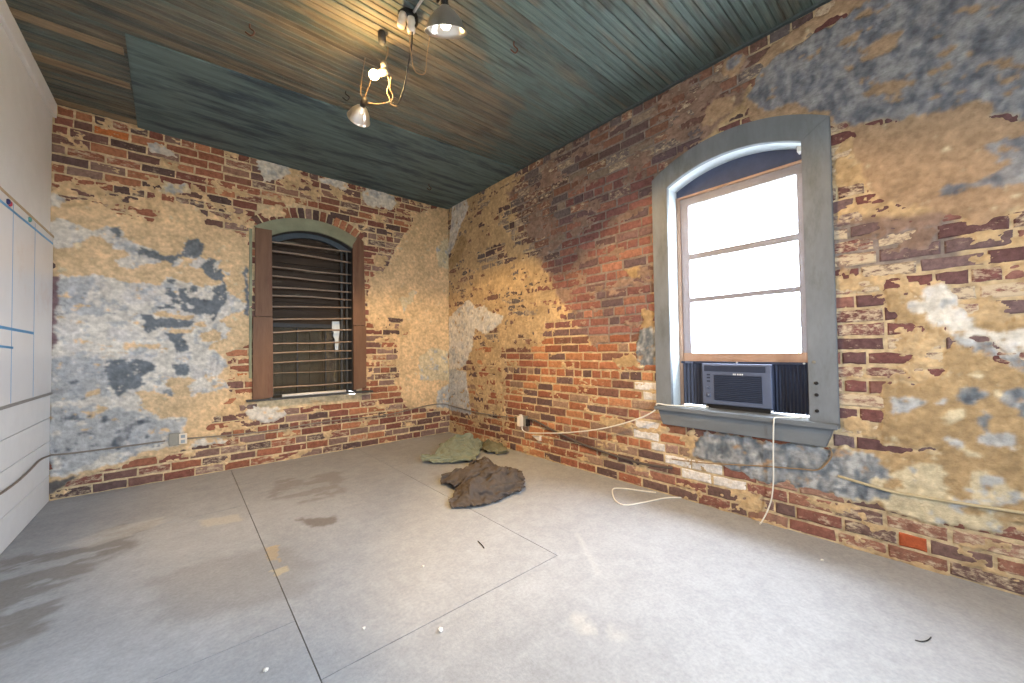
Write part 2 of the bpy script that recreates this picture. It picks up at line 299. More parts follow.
BACK_SMEAR = [(.16, 'p', [(40, 95), (260, 140), (260, 235), (40, 215)]), (.62, 'p', [(40, 185), (100, 185), (160, 178), (252, 212), (252, 240), (40, 230)]), (.32, 'p', [(250, 150), (360, 180), (449, 206), (449, 420), (362, 400)]),
 (.6, 'p', [(368, 318), (449, 318), (449, 412), (400, 408), (385, 350)]), (.10, 'p', [(230, 398), (362, 392), (400, 400), (449, 415), (449, 435), (40, 505), (40, 478), (140, 458), (215, 442)]), (.55, 'p', [(205, 330), (255, 330), (258, 430), (215, 440)])]
RIGHT = [
 ('blue', 'p', [(748, 97), (756, 83), (762, 67), (786, 52), (806, 41), (836, 22), (853, 11), (880, -20), (1200, -120), (1200, 120), (1024, 120), (1001, 116), (986, 110), (980, 101), (963, 103), (937, 112), (906, 118), (883, 120), (859, 127), (841, 124), (833, 113), (818, 110), (792, 104), (781, 106), (765, 110), (753, 104)]),
 ('tan_dim', 'r7', [(480, 470), (530, 580), (600, 560), (700, 560), (1010, 600), (1040, 560), (990, 515), (900, 508), (750, 478), (690, 492), (600, 512), (510, 445)]),
 ('tan_dim', 'r7', [(570, 230), (650, 120), (760, 50), (860, -10), (1010, -20), (830, 100), (700, 190), (600, 260)]), ('tan_dim', 'r8', [(0, 105), (0, 50), (60, -20), (240, -20), (120, 62)]),
 ('tan_dim', 'r9', [(20, 40), (30, 60), (150, 75), (280, 40), (400, 20), (480, 0), (560, -30), (650, -35), (680, 25), (760, 50), (900, 45), (1400, 40), (1400, 430), (900, 430), (720, 430), (640, 490), (520, 440), (300, 400), (220, 370), (160, 330), (140, 280), (120, 220), (105, 150), (90, 95)]),
 ('blue', 'r9', [(455, 350), (480, 310), (510, 300), (560, 310), (640, 300), (740, 260), (770, 230), (700, 215), (720, 190), (660, 170), (700, 150), (770, 130), (828, 120), (1200, 90), (1200, 300), (828, 310), (700, 330), (560, 345), (480, 370)]),
 ('tan_dim', 'r8', [(160, 320), (210, 240), (280, 190), (380, 150), (350, 230), (330, 270), (270, 310), (200, 320)]), ('tan_dim', 'r8', [(30, 240), (120, 180), (170, 165), (150, 210), (90, 240)]), ('tan_dim', 'r8', [(170, 490), (220, 452), (300, 447), (380, 427), (470, 428), (380, 458), (320, 484), (190, 502)]),
 ('tan_dim', 'r8', [(545, 312), (590, 263), (652, 245), (642, 282), (590, 308)]), ('tan_dim', 'r8', [(660, 72), (710, 38), (780, 33), (762, 68), (700, 92)]), ('tan_dim', 'r8', [(100, 112), (180, 63), (280, 43), (200, 92)]), ('tan_dim', 'r8', [(720, 300), (740, 280), (780, 270), (760, 305)]),
 ('tan', 'r10', [(240, 180), (340, 210), (370, 285), (440, 300), (450, 345), (540, 385), (520, 400), (400, 340), (300, 335), (290, 290), (250, 280)]),
 ('tan', 'r10', [(510, 380), (540, 385), (660, 475), (883, 560), (1200, 620), (1200, 900), (240, 900), (230, 610), (430, 605), (525, 560), (505, 490), (545, 420)]), ('tan', 'r10', [(620, 325), (900, 325), (1200, 330), (1200, 390), (883, 375), (720, 392)]),
 ('tan', 'r11', [(0, 215), (50, 205), (130, 215), (190, 225), (300, 225), (420, 150), (420, 100), (300, 95), (280, 60), (180, 60), (190, 10), (602, 0), (900, 0), (900, 470), (602, 440), (560, 445), (515, 478), (400, 462), (300, 448), (190, 414), (130, 385), (0, 355)]),
 ('white', 'r10', [(345, 250), (400, 250), (410, 175), (480, 158), (545, 200), (600, 290), (650, 330), (700, 370), (720, 390), (760, 375), (840, 375), (1100, 350), (1100, 470), (883, 465), (800, 480), (740, 440), (680, 400), (600, 390), (540, 370), (520, 360), (450, 340), (440, 300), (370, 280)]),
 ('slate', 'r10', [(540, 375), (600, 385), (660, 420), (710, 420), (760, 470), (883, 500), (1100, 520), (1100, 600), (883, 560), (800, 530), (740, 490), (660, 470), (600, 430)]),
 ('cream', 'r11', [(130, 230), (200, 290), (280, 248), (330, 262), (360, 330), (430, 330), (440, 280), (500, 288), (560, 330), (602, 345), (800, 360), (800, 420), (602, 410), (520, 420), (532, 440), (515, 476), (400, 461), (300, 444), (190, 412), (165, 386), (0, 356), (0, 215), (60, 210)]),
 ('slate', 'r11', [(0, 225), (50, 215), (130, 232), (190, 280), (200, 302), (130, 290), (130, 320), (205, 347), (120, 350), (0, 302)]), ('slate', 'r11', [(0, 300), (200, 350), (190, 377), (120, 372), (0, 347)]),
 ('tan', 'r11', [(150, 305), (200, 298), (255, 320), (230, 337), (160, 327)]), ('tan', 'r11', [(360, 340), (400, 328), (455, 350), (440, 372), (370, 362)]), ('tan', 'r11', [(388, 400), (440, 393), (485, 410), (440, 422), (395, 417)]), ('tan', 'r11', [(520, 385), (602, 378), (700, 390), (700, 420), (602, 412), (520, 412)]),
 ('slate', 'r11', [(388, 30), (440, 23), (497, 40), (492, 67), (450, 82), (420, 77), (400, 60)]), ('slate', 'r11', [(538, 70), (560, 28), (602, 23), (660, 20), (660, 120), (602, 122), (580, 90)]), ('slate', 'r11', [(458, 115), (490, 108), (512, 130), (502, 172), (490, 152), (463, 137)]),
 ('lgray', 'r11', [(468, 185), (500, 168), (565, 178), (595, 190), (580, 215), (500, 207), (473, 202)]), ('lgray', 'r11', [(478, 300), (542, 298), (554, 320), (500, 352), (478, 372)]),
 ('lgray', 'r11', [(183, 60), (230, 53), (288, 65), (240, 97), (200, 107), (188, 85)]), ('cream', 'r11', [(348, 100), (400, 98), (407, 130), (370, 142), (343, 120)]), ('white', 'r11', [(348, 185), (402, 188), (402, 212), (360, 207)]), ('lgray', 'r11', [(320, 60), (350, 55), (360, 65), (330, 75)]),
 ('slate', 'p', [(694, 443), (705, 430), (728, 433), (755, 439), (783, 441), (818, 446), (845, 450), (845, 495), (818, 490), (796, 486), (787, 479), (771, 482), (755, 479), (736, 471), (708, 461), (695, 457)]),
 ('slate', 'r6', [(390, 38), (470, 26), (474, 182), (420, 190), (388, 172)]), ('tan', 'r6', [(285, 150), (380, 140), (386, 172), (420, 195), (300, 190)]),
 ('tan', 'r5', [(468, 342), (555, 312), (572, 382), (508, 374)]), ('tan', 'r5', [(570, 560), (600, 545), (655, 600), (655, 683), (560, 672), (590, 620)]),
 ('tan_dim', 'r7', [(240, 610), (270, 480), (440, 400), (412, 470), (422, 500), (330, 560)]), ('tan_dim', 'r7', [(338, 312), (350, 250), (430, 188), (482, 188), (497, 240), (460, 302), (380, 332)]), ('blue', 'r7', [(365, 270), (400, 230), (430, 195), (475, 200), (470, 240), (420, 285), (390, 300)]),
 ('white', 'r1', [(75, 310), (150, 278), (167, 320), (120, 430), (90, 520), (50, 600), (46, 560), (60, 450)]),
 ('white', 'r2', [(55, 320), (165, 228), (200, 270), (250, 263), (290, 300), (362, 320), (350, 362), (260, 422), (200, 387), (185, 490), (150, 600), (50, 640), (50, 400)]),
 ('lgray', 'r3', [(46, 0), (150, 0), (165, 120), (180, 250), (46, 230)]), ('tan', 'r1', [(50, 640), (130, 480), (160, 520), (110, 640), (60, 683)]),
]
BACK_SMEAR += BACK_SMEAR_ARCH
RIGHT_SMEAR = [(.18, 'p', [(505, 175), (650, 90), (750, 40), (835, 0), (835, 130), (660, 180), (600, 200), (560, 300), (510, 300)]), (.32, 'p', [(500, 182), (585, 135), (605, 190), (592, 240), (600, 290), (565, 340), (531, 352), (520, 255)]),
 (.84, 'p', [(440, 212), (500, 180), (512, 195), (502, 223), (525, 255), (572, 290), (556, 326), (531, 350), (527, 375), (514, 404), (505, 420), (440, 412)]), (.55, 'p', [(660, 95), (745, 45), (752, 105), (740, 128), (655, 182), (640, 150)]),
 (.38, 'p', [(833, 130), (870, 130), (900, 195), (1040, 205), (1300, 200), (1300, 340), (940, 320), (940, 420), (833, 430)]), (.22, 'p', [(833, 280), (950, 330), (940, 400), (833, 420)]), (.62, 'p', [(833, 195), (1100, 190), (1100, 240), (930, 232), (833, 220)]),
 (.09, 'p', [(505, 350), (660, 350), (690, 500), (505, 440)]), (.3, 'p', [(440, 412), (510, 415), (545, 445), (560, 470), (440, 440)]), (.12, 'p', [(695, 455), (845, 494), (1100, 540), (1100, 640), (660, 500)])]
GREYM = px('p', [(508, 195), (540, 160), (650, 80), (745, 45), (760, 60), (745, 100), (655, 180), (657, 330), (600, 352), (560, 300), (540, 260)])
GREYM2 = px('r9', [(0, 480), (540, 430), (545, 640), (0, 700)])

def build_wall(name, ax, u0, u1, layers, smears, hole, seed, res=.0078):
    """old wall as a height field: recessed mortar bed, smeared lime, proud plaster coats; u runs along the wall, d is the depth (positive = into the wall)"""
    z0, z1 = -.02, HC+.02
    nu = int(abs(u1-u0)/res)+1; nz = int((z1-z0)/res)+1
    us = np.linspace(u0, u1, nu); zs = np.linspace(z0, z1, nz); U, Z = np.meshgrid(us, zs, indexing='ij')
    wu = (fbm(U*7, Z*7, seed, 4)-.5)*.055 + (fbm(U*26, Z*26, seed+1, 4, .65)-.5)*.055
    wz = (fbm(U*7, Z*7, seed+2, 4)-.5)*.05 + (fbm(U*26, Z*26, seed+3, 4, .65)-.5)*.05
    Uw, Zw = U+wu, Z+wz
    to = lambda pts: [((h[1] if ax == 0 else h[0]), h[2]) for h in (hit(a, b, ax, 0.0) for a, b in pts)]
    lay = np.full(U.shape, -1)
    names = list(LAY); Lc = dict(LAY)
    if ax == 0: Lc['tan'] = (lin((168, 143, 108)), .007)  # tan darkened on the window wall, its weaker light put into the colour
    for nm, c, pts in layers: lay[inpoly(Uw, Zw, to(px(c, pts)))] = names.index(nm)
    ch = uniform(fbm(U*11, Z*15, seed+60, 5, .68)); ch2 = uniform(fbm(U*14, Z*14, seed+61, 5, .68)); I = names.index
    L0 = lay.copy()
    lay[np.isin(L0, [I('white'), I('lgray')]) & (ch > .955)] = I('tan'); lay[np.isin(L0, [I('lgray')]) & (ch2 > .97)] = I('dgray'); lay[np.isin(L0, [I('lgray'), I('dgray')]) & (ch < .07)] = I('white')
    lay[np.isin(L0, [I('white')]) & (ch2 < .16)] = I('lgray'); lay[np.isin(L0, [I('slate'), I('blue')]) & (ch > .95)] = I('tan_dim'); lay[(L0 == I('slate')) & (ch2 > .86)] = I('lgray'); lay[(L0 == I('cream')) & (ch2 > .84)] = I('lgray')
    lay[np.isin(L0, [I('tan'), I('tan_dim')]) & (ch2 < .018)] = I('cream')
    S = np.full(U.shape, .13)
    for v, c, pts in smears: S[inpoly(U+wu*2, Z+wz*2, to(px(c, pts)))] = v
    S = blur(S, 4)
    n = uniform(fbm(U*5, Z*10, seed+20, 5, .62))
    sm = np.clip((S-n)/.06+.5, 0, 1)
    pl = (lay >= 0).astype(float); plb = blur(pl, 1)
    fine = fbm(U*30, Z*30, seed+30, 4)-.5; mid = fbm(U*6, Z*6, seed+31, 4)-.5
    mort = np.where(inpoly(U+wu*2, Z+wz*2, to(GREYM)) | inpoly(U+wu, Z+wz, to(GREYM2)), 1.0, 0.0) if ax == 0 else np.zeros(U.shape)
    mort = blur(mort, 5)[..., None]
    mc = np.array(lin((188, 168, 136)) if ax == 0 else lin((202, 182, 148)))*(1-mort) + np.array(lin((132, 122, 116)))*mort
    sc = np.array(lin((186, 160, 124) if ax == 0 else (204, 176, 138)))*(1-mort) + np.array(lin((138, 116, 104)))*mort
    colr = mc*(1-sm[..., None]) + sc*sm[..., None]
    hgt = -.0055*(1-sm) + (.0035+.010*fine)*sm + .004*fine
    lh = np.array([Lc[k][1] for k in names]+[0.]); lc = np.array([Lc[k][0] for k in names]+[(0, 0, 0)])
    hh = blur(lh[lay], 1) + .006*mid + .003*fine
    hgt = hgt*(1-plb) + hh*plb
    c2 = lc[lay]
    # pigment differences inside each coat
    v1 = fbm(U*9, Z*9, seed+40, 5); v2 = fbm(U*34, Z*18, seed+41, 5, .65); v3 = fbm(U*3, Z*3, seed+42, 4)
    c2 = c2*(.84+.32*v1)[..., None]*(.88+.24*v3)[..., None]
    ib = np.isin(lay, [names.index('blue'), names.index('slate')])
    k = np.clip((v2-.5)*5+.4, 0, 1)*.5; c2 = np.where(ib[..., None], c2*(1-k[..., None])+np.array(lin((176, 174, 172)))*k[..., None], c2)
    k = np.clip((.42-v2)*6, 0, 1)*.6; c2 = np.where(ib[..., None], c2*(1-k[..., None])+np.array(lin((80, 84, 96)))*k[..., None], c2)
    iw = lay == names.index('white'); k = np.clip((v1-.52)*7, 0, 1)*.4; c2 = np.where(iw[..., None], c2*(1-k[..., None])+np.array(lin((176, 174, 180)))*k[..., None], c2)
    ig = lay == names.index('lgray'); k = np.clip((v1-.54)*7, 0, 1)*.35; c2 = np.where(ig[..., None], c2*(1-k[..., None])+np.array(lin((142, 148, 158)))*k[..., None], c2)
    colr = np.where(pl[..., None] > 0, c2, colr*(.75+.5*v1)[..., None])
    colr *= (1+.55*fine)[..., None]*(1+.5*(fbm(U*70, Z*70, seed+70, 2)-.5))[..., None]
    colr = np.stack([blur(colr[..., j], 1) for j in range(3)], -1)
    D = -hgt
    X = np.stack([D, U, Z] if ax == 0 else [U, D, Z], -1).reshape(-1, 3)
    idx = np.arange(nu*nz).reshape(nu, nz)
    q = np.stack([idx[:-1, :-1], idx[1:, :-1], idx[1:, 1:], idx[:-1, 1:]], -1).reshape(-1, 4)
    cu = (U[:-1, :-1]+res/2*np.sign(u1-u0)).ravel(); cz = (Z[:-1, :-1]+res/2).ravel()
    q = q[~hole(cu, cz)]
    me = bpy.data.meshes.new(name); me.vertices.add(len(X)); me.vertices.foreach_set('co', X.ravel())
    me.loops.add(q.size); me.loops.foreach_set('vertex_index', q.ravel()); me.polygons.add(len(q))
    me.polygons.foreach_set('loop_start', np.arange(len(q))*4); me.polygons.foreach_set('loop_total', np.full(len(q), 4))
    me.polygons.foreach_set('use_smooth', np.ones(len(q), bool)); me.update(calc_edges=True); me.validate()
    at = me.color_attributes.new('Col', 'FLOAT_COLOR', 'POINT'); at.data.foreach_set('color', np.concatenate([np.clip(colr, 0, 1).reshape(-1, 3), np.ones((len(X), 1))], 1).ravel())
    o = link(name, me, MT['plaster']); tag(o, kind='structure')
    def cover(u, z):      # height of the coat above the brick face at wall points
        i = np.clip(np.round((u-u0)/(u1-u0)*(nu-1)).astype(int), 0, nu-1); j = np.clip(np.round((z-z0)/(z1-z0)*(nz-1)).astype(int), 0, nz-1)
        return hgt[i, j]
    return o, cover

# ------------------------------------------------------------------ the two brick walls
def arc(u0, u1, zs, zp, n=17):
    c = (u0+u1)/2; a = abs(u1-u0)/2; s = zp-zs; R = (a*a+s*s)/(2*s); zc = zp-R; t = math.asin(a/R)
    sg = 1 if u1 > u0 else -1
    return [(c+sg*R*math.sin(-t+2*t*k/(n-1)), zc+R*math.cos(-t+2*t*k/(n-1))) for k in range(n)]
# window in right wall
W1 = dict(a=-4.146, b=-3.288, zs=2.405, zp=2.51, z0=.70)
O1 = dict(a=-4.284, b=-3.162, zs=2.50, zp=2.665)
W2 = dict(a=-2.18, b=-1.342, zs=2.40, zp=2.52, z0=.70)
O2 = dict(a=-2.335, b=-1.205, zs=2.47, zp=2.655)
def arch_z(u, w):
    a = abs(w['b']-w['a'])/2; c = (w['a']+w['b'])/2; s = w['zp']-w['zs']; R = (a*a+s*s)/(2*s)
    return w['zp']-R+np.sqrt(np.maximum(R*R-(u-c)**2, 0))
def hole1(u, z): return (u > W1['a']-.03) & (u < W1['b']+.03) & (z > W1['z0']-.05) & (z < arch_z(u, W1)+.03)
def hole2(u, z): return (u > W2['a']-.03) & (u < W2['b']+.03) & (z > W2['z0']-.05) & (z < arch_z(u, W2)+.03)
wall_right, cover_r = build_wall('wall_right', 0, 0.012, -5.6, RIGHT, RIGHT_SMEAR, hole1, 100)
wall_back, cover_b = build_wall('wall_back', 1, 0.012, XL-.03, BACK, BACK_SMEAR, hole2, 300)

COURSE, BH, JT = .0800, .0655, .012
def brick_shape(seed):
    """one irregular brick, unit length/height, front at d=0, body into the wall"""
    rg = random.Random(seed); P = []
    for a, b, c, d, n in ((-.5, -.5, .5, -.5, 3), (.5, -.5, .5, .5, 1), (.5, .5, -.5, .5, 3), (-.5, .5, -.5, -.5, 1)):
        for k in range(n):
            t = k/n; P.append((a+(c-a)*t+rg.uniform(-.012, .012), b+(d-b)*t+rg.uniform(-.06, .06)))
    return P
SHAPES = [brick_shape(50+i) for i in range(12)]
def brick_mesh(i, L, H, ax):
    P = SHAPES[i]; n = len(P); V = []; Fc = []
    bev = .005
    for (sx, sz, d) in ((1-2*bev/L*1.4, 1-2*bev/H*1.4, -.0006), (1, 1, .005), (1, 1, .05)):
        for a, b in P: V.append((a*L*sx, d, b*H*sz))
    V.append((0, -.0018, 0)); c = len(V)-1
    for k in range(n):
        j = (k+1) % n
        Fc.append((c, k, j)); Fc.append((k, n+k, n+j, j)); Fc.append((n+k, 2*n+k, 2*n+j, n+j))
    if ax == 0: V = [(d, a, b) for a, d, b in V]
    return V, Fc
MESH = {}
def shared(i, L, H, ax):
    key = (i, round(L, 2), round(H, 3), ax)
    if key not in MESH:
        V, Fc = brick_mesh(i, round(L, 2), round(H, 3), ax); me = bpy.data.meshes.new('brick'); me.from_pydata(V, [], Fc); me.update()
        bm = bmesh.new(); bm.from_mesh(me); bmesh.ops.recalc_face_normals(bm, faces=bm.faces[:]); bm.to_mesh(me); bm.free()
        me.materials.append(MT['brick']); MESH[key] = me
    return MESH[key]
PAL = {
 'mix': [((148, 97, 77), 4), ((128, 84, 74), 4), ((115, 87, 80), 3), ((96, 78, 76), 3), ((168, 115, 87), 2), ((137, 112, 103), 2)],
 'red': [((133, 92, 85), 5), ((120, 84, 81), 4), ((109, 87, 87), 3), ((99, 83, 87), 2), ((147, 105, 91), 2)],
 'warm': [((158, 104, 77), 5), ((141, 90, 71), 5), ((119, 86, 75), 3), ((102, 81, 78), 2), ((171, 120, 87), 2), ((144, 118, 101), 2)],
 'maroon': [((113, 75, 72), 5), ((101, 74, 74), 3), ((112, 92, 92), 3), ((130, 92, 84), 2)],
 'low': [((139, 98, 83), 4), ((125, 84, 74), 4), ((111, 88, 83), 3), ((146, 112, 97), 2)],
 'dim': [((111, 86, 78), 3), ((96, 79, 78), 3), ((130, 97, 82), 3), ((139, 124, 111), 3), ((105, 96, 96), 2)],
 'white': [((209, 204, 200), 3), ((155, 124, 112), 1)]}
def pick(rg, pal):
    p = PAL[pal]; return lin(rg.choices([c for c, _ in p], [k for _, k in p])[0])
ZW = [(640, 378), (662, 374), (664, 440), (690, 460), (735, 474), (752, 490), (740, 496), (700, 480), (668, 462), (640, 440)]
def style(ax, u, z, rg):
    x, y = proj((0, u, z) if ax == 0 else (u, 0, z)); q = lambda P: bool(inpoly(np.array([x]), np.array([y]), P)[0])
    if ax == 0:
        if q(ZW) and rg.random() < .8: return pick(rg, 'white'), .45
        if abs(x-925) < 16 and abs(y-544) < 7: return lin((160, 82, 52)), .1
        if u < -4.2: return (pick(rg, 'low'), rg.choice([.3, .45, .5])) if z < .5 else (pick(rg, 'maroon'), rg.choice([.2, .4, .52, .6]))
        if z < .28 and u < -2.9: return pick(rg, 'low'), rg.choice([.2, .35, .45])
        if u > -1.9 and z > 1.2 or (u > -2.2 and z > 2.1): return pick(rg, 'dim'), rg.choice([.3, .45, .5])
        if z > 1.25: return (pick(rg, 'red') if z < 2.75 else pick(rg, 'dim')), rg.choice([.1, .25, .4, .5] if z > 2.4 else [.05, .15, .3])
        return pick(rg, 'warm'), rg.choice([.1, .2, .35, .42])
    for ox, oy in ((237, 373), (226, 406), (124, 471), (118, 135), (330, 432)):
        if abs(x-ox) < 9 and abs(y-oy) < 3.5: return lin((186, 112, 68)), .1
    return (pick(rg, 'mix') if z < 2.9 or u < -2.6 else pick(rg, 'low')), rg.choice([.1, .2, .3, .42, .5])
def lay_bricks(wall, ax, u0, u1, cover, win, out, seed):
    rg = random.Random(seed); B = []
    rows = int(HC/COURSE)+1
    for r in range(rows):
        zc = r*COURSE+COURSE/2; H = BH
        if zc+H/2 > HC+.03: continue
        header = (r % 7 == 4); L0 = .108 if header else .224
        u = u0 - (0.112 if r % 2 else 0.0) + rg.uniform(-.03, .03)
        while u < u1:
            L = L0+rg.uniform(-.012, .012); L = (.108 if (not header and rg.random() < .07) else L); a, b = u, u+L-JT; u += L
            a, b = max(a, u0), min(b, u1)
            # cut at the window casing
            lo, hi = out['a']+.03, out['b']-.03
            top = float(arch_z(np.array([min(max((a+b)/2, out['a']), out['b'])]), out)[0])
            if win and zc > .60 and zc < top-.02 and b > lo and a < hi:
                if a < lo and lo-a > .03: b = lo
                elif b > hi and b-hi > .03: a = hi
                else: continue
            if b-a < .035: continue
            # the rowlock arch ring over the back window
            if ax == 1:
                t2 = top+.125
                if out['a']-.02 < (a+b)/2 < out['b']+.02 and zc < t2 and zc > 2.3: continue
            B.append(((a+b)/2, zc, b-a, H+rg.uniform(-.004, .003), 0.0))
    if ax == 1:
        A = arc(out['a']+.02, out['b']-.0, out['zs']+.05, out['zp']+.062, 33)
        for k in range(0, 32, 2):
            (x0, za), (x1, zb) = A[k], A[k+1]; B.append(((x0+x1)/2, (za+zb)/2, .115, .060, math.atan2(zb-za, x1-x0)+math.pi/2))
    keep = []
    for (u, z, L, H, rot) in B:
        su = np.array([-.42, -.2, 0, .2, .42])*L; sz = np.array([-.35, 0, .35])*H
        if rot: su = su*.3; sz = sz*2
        h = cover((u+su[:, None]+0*sz).ravel(), (z+0*su[:, None]+sz).ravel()); vis = float((h < .001).mean())
        if vis < .06: continue
        x0, y0 = proj((0, u-L/2, z) if ax == 0 else (u-L/2, 0, z)); x1, y1 = proj((0, u+L/2, z) if ax == 0 else (u+L/2, 0, z)); x2, y2 = proj((0, u, z+H/2) if ax == 0 else (u, 0, z+H/2)); x3, y3 = proj((0, u, z-H/2) if ax == 0 else (u, 0, z-H/2))
        on = -10 < (x0+x1)/2 < 1034 and -10 < (y2+y3)/2 < 693
        area = abs(x1-x0)*abs(y3-y2)*min(1, vis+.3)*(1 if on else .01)
        keep.append((area, u, z, L, H, rot))
    keep.sort(reverse=True)
    VV, FF, CC = [], [], []
    for n, (area, u, z, L, H, rot) in enumerate(keep):
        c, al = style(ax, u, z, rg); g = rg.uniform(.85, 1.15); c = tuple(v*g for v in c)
        if (ax, rot != 0) == (1, True): al = .12
        i = rg.randrange(12); d = rg.uniform(-.0035, .003)
        if rot: d = -.004
        if n < 300:
            o = link('brick', shared(i, L, H, ax), None, wall)
            o.location = (d, u, z) if ax == 0 else (u, d, z)
            if rot: o.rotation_euler = (0, -rot, 0) if ax == 1 else (rot, 0, 0)
            o.color = (*c, al)
        else:
            V, Fc = brick_mesh(i, L, H, ax); o0 = len(VV); ca, sa = math.cos(rot), math.sin(rot)
            for v in V:
                v = np.array(v)
                if rot and ax == 1: v = np.array([v[0]*ca-v[2]*sa, v[1], v[0]*sa+v[2]*ca])
                VV.append(tuple(v+np.array((d, u, z) if ax == 0 else (u, d, z)))); CC.append((*c, al))
            FF += [tuple(o0+k for k in f) for f in Fc]
    if VV:
        me = bpy.data.meshes.new('brickwork'); me.from_pydata(VV, [], FF); me.update()
        bm = bmesh.new(); bm.from_mesh(me); bmesh.ops.recalc_face_normals(bm, faces=bm.faces[:]); bm.to_mesh(me); bm.free()
        at = me.color_attributes.new('Col', 'FLOAT_COLOR', 'POINT'); at.data.foreach_set('color', np.array(CC).ravel())
        tag(link('brickwork', me, MT['brickwork'], wall), kind='stuff')
    print('bricks', wall.name, len(keep))
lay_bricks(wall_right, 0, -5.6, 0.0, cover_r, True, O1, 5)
lay_bricks(wall_back, 1, XL, 0.0, cover_b, True, O2, 6)

# ------------------------------------------------------------------ floor of cast slabs
def slab(x0, x1, y0, y1, parent, g=.0022, res=.013, cut=None):
    nx, ny = max(2, int((x1-x0)/res)), max(2, int((y1-y0)/res))
    xs, ys = np.linspace(x0+g, x1-g, nx), np.linspace(y0+g, y1-g, ny)
    if cut: xs[np.argmin(abs(xs-cut[0]-g))] = cut[0]+g; ys[np.argmin(abs(ys-cut[1]+g))] = cut[1]-g
    X, Y = np.meshgrid(xs, ys, indexing='ij')
    n1 = fbm(X*1.3, Y*1.3, 500, 5); n2 = fbm(X*5, Y*9, 510, 5, .6); n3 = fbm(X*25, Y*25, 520, 3); wx = (fbm(X*6, Y*6, 530, 4)-.5)*.2+(fbm(X*28, Y*28, 531, 3)-.5)*.12; wy = (fbm(X*6, Y*6, 540, 4)-.5)*.2+(fbm(X*28, Y*28, 541, 3)-.5)*.12
    base = np.array(lin((158, 160, 164))); c = base*(.82+.36*n1)[..., None]*(.93+.14*n2)[..., None]*(.9+.2*n3)[..., None]
    def stain(pts, col, k, wob=1.0, soft=0, p=None):
        P = [tuple(hit(a, b, 2, 0.)[:2]) for a, b in pts]
        m = blur(inpoly(X+wx*wob, Y+wy*wob, P).astype(float), soft)*k
        if p is not None: m = m*np.clip((n2-p)*8+.5, 0, 1)
        return m[..., None], np.array(lin(col))
    for a in [([(0, 560), (60, 545), (130, 520), (160, 520), (100, 560), (60, 590), (30, 640), (-40, 660), (-40, 600)], (112, 106, 98), .62, 1.3, 3, .47),
              ([(270, 480), (340, 472), (345, 492), (300, 505), (275, 500)], (122, 116, 110), .5, 1.0, 4, .45), ([(300, 518), (338, 516), (332, 527), (305, 526)], (104, 94, 84), .7, .5, 1, None),
              ([(200, 520), (240, 513), (241, 520), (206, 527)], (186, 182, 170), .7, .25, 1, None), ([(264, 547), (276, 545), (278, 562), (268, 563)], (188, 166, 130), .9, .35, 0, None), ([(268, 571), (284, 567), (286, 572), (274, 578)], (206, 190, 156), .9, .3, 0, None),
              ([(150, 580), (270, 545), (320, 560), (290, 600), (150, 625)], (128, 126, 124), .45, 1, 8, None), ([(60, 545), (110, 528), (160, 518), (165, 523), (90, 548)], (190, 188, 184), .5, .3, 2, None),
              ([(570, 610), (600, 625), (628, 640), (620, 645), (580, 630)], (196, 192, 186), .5, .6, 5, .5), ([(575, 532), (580, 534), (600, 575), (597, 576)], (190, 190, 188), .35, .1, 1, None)]:
        m, cc = stain(*a); c = c*(1-m)+cc*m
    Zv = .0015*(fbm(X*3, Y*3, 560, 3)-.5)
    top = np.stack([X, Y, Zv], -1); V = top.reshape(-1, 3); idx = np.arange(nx*ny).reshape(nx, ny)
    q = np.stack([idx[:-1, :-1], idx[1:, :-1], idx[1:, 1:], idx[:-1, 1:]], -1).reshape(-1, 4)
    cx = (X[:-1, :-1]+X[1:, 1:]).ravel()/2; cy = (Y[:-1, :-1]+Y[1:, 1:]).ravel()/2
    if cut: q = q[~((cx < cut[0]+g) & (cy > cut[1]-g))]
    me = bpy.data.meshes.new('slab'); me.from_pydata(V.tolist(), [], q.tolist()); me.update()
    cv = np.clip(c, 0, 1).reshape(-1, 3); cv = np.concatenate([cv, np.ones((len(cv), 1))], 1)
    at = me.color_attributes.new('Col', 'FLOAT_COLOR', 'POINT'); at.data.foreach_set('color', cv.ravel())
    bm = bmesh.new(); bm.from_mesh(me); bmesh.ops.delete(bm, geom=[v for v in bm.verts if not v.link_faces], context='VERTS')
    r = bmesh.ops.extrude_edge_only(bm, edges=[e for e in bm.edges if len(e.link_faces) == 1])
    for v in r['geom']:
        if isinstance(v, bmesh.types.BMVert): v.co.z = -.03
    bmesh.ops.recalc_face_normals(bm, faces=bm.faces[:]); bm.to_mesh(me); bm.free()
    return link('slab', me, MT['floor'], parent)
floor = box('floor', (XL-.05, YR, -.10), (.05, .05, -.005), MT['joint'], bev=0); tag(floor, kind='structure')
for a in ((XL-.02, -2.52, -1.18, .03), (XL-.02, -2.52, -2.855, -1.18), (XL-.02, -2.52, YR, -2.855), (-2.52, -1.30, -3.25, .03)): slab(*a, floor)
slab(-2.52, .03, YR, .03, floor, cut=(-1.30, -3.25))

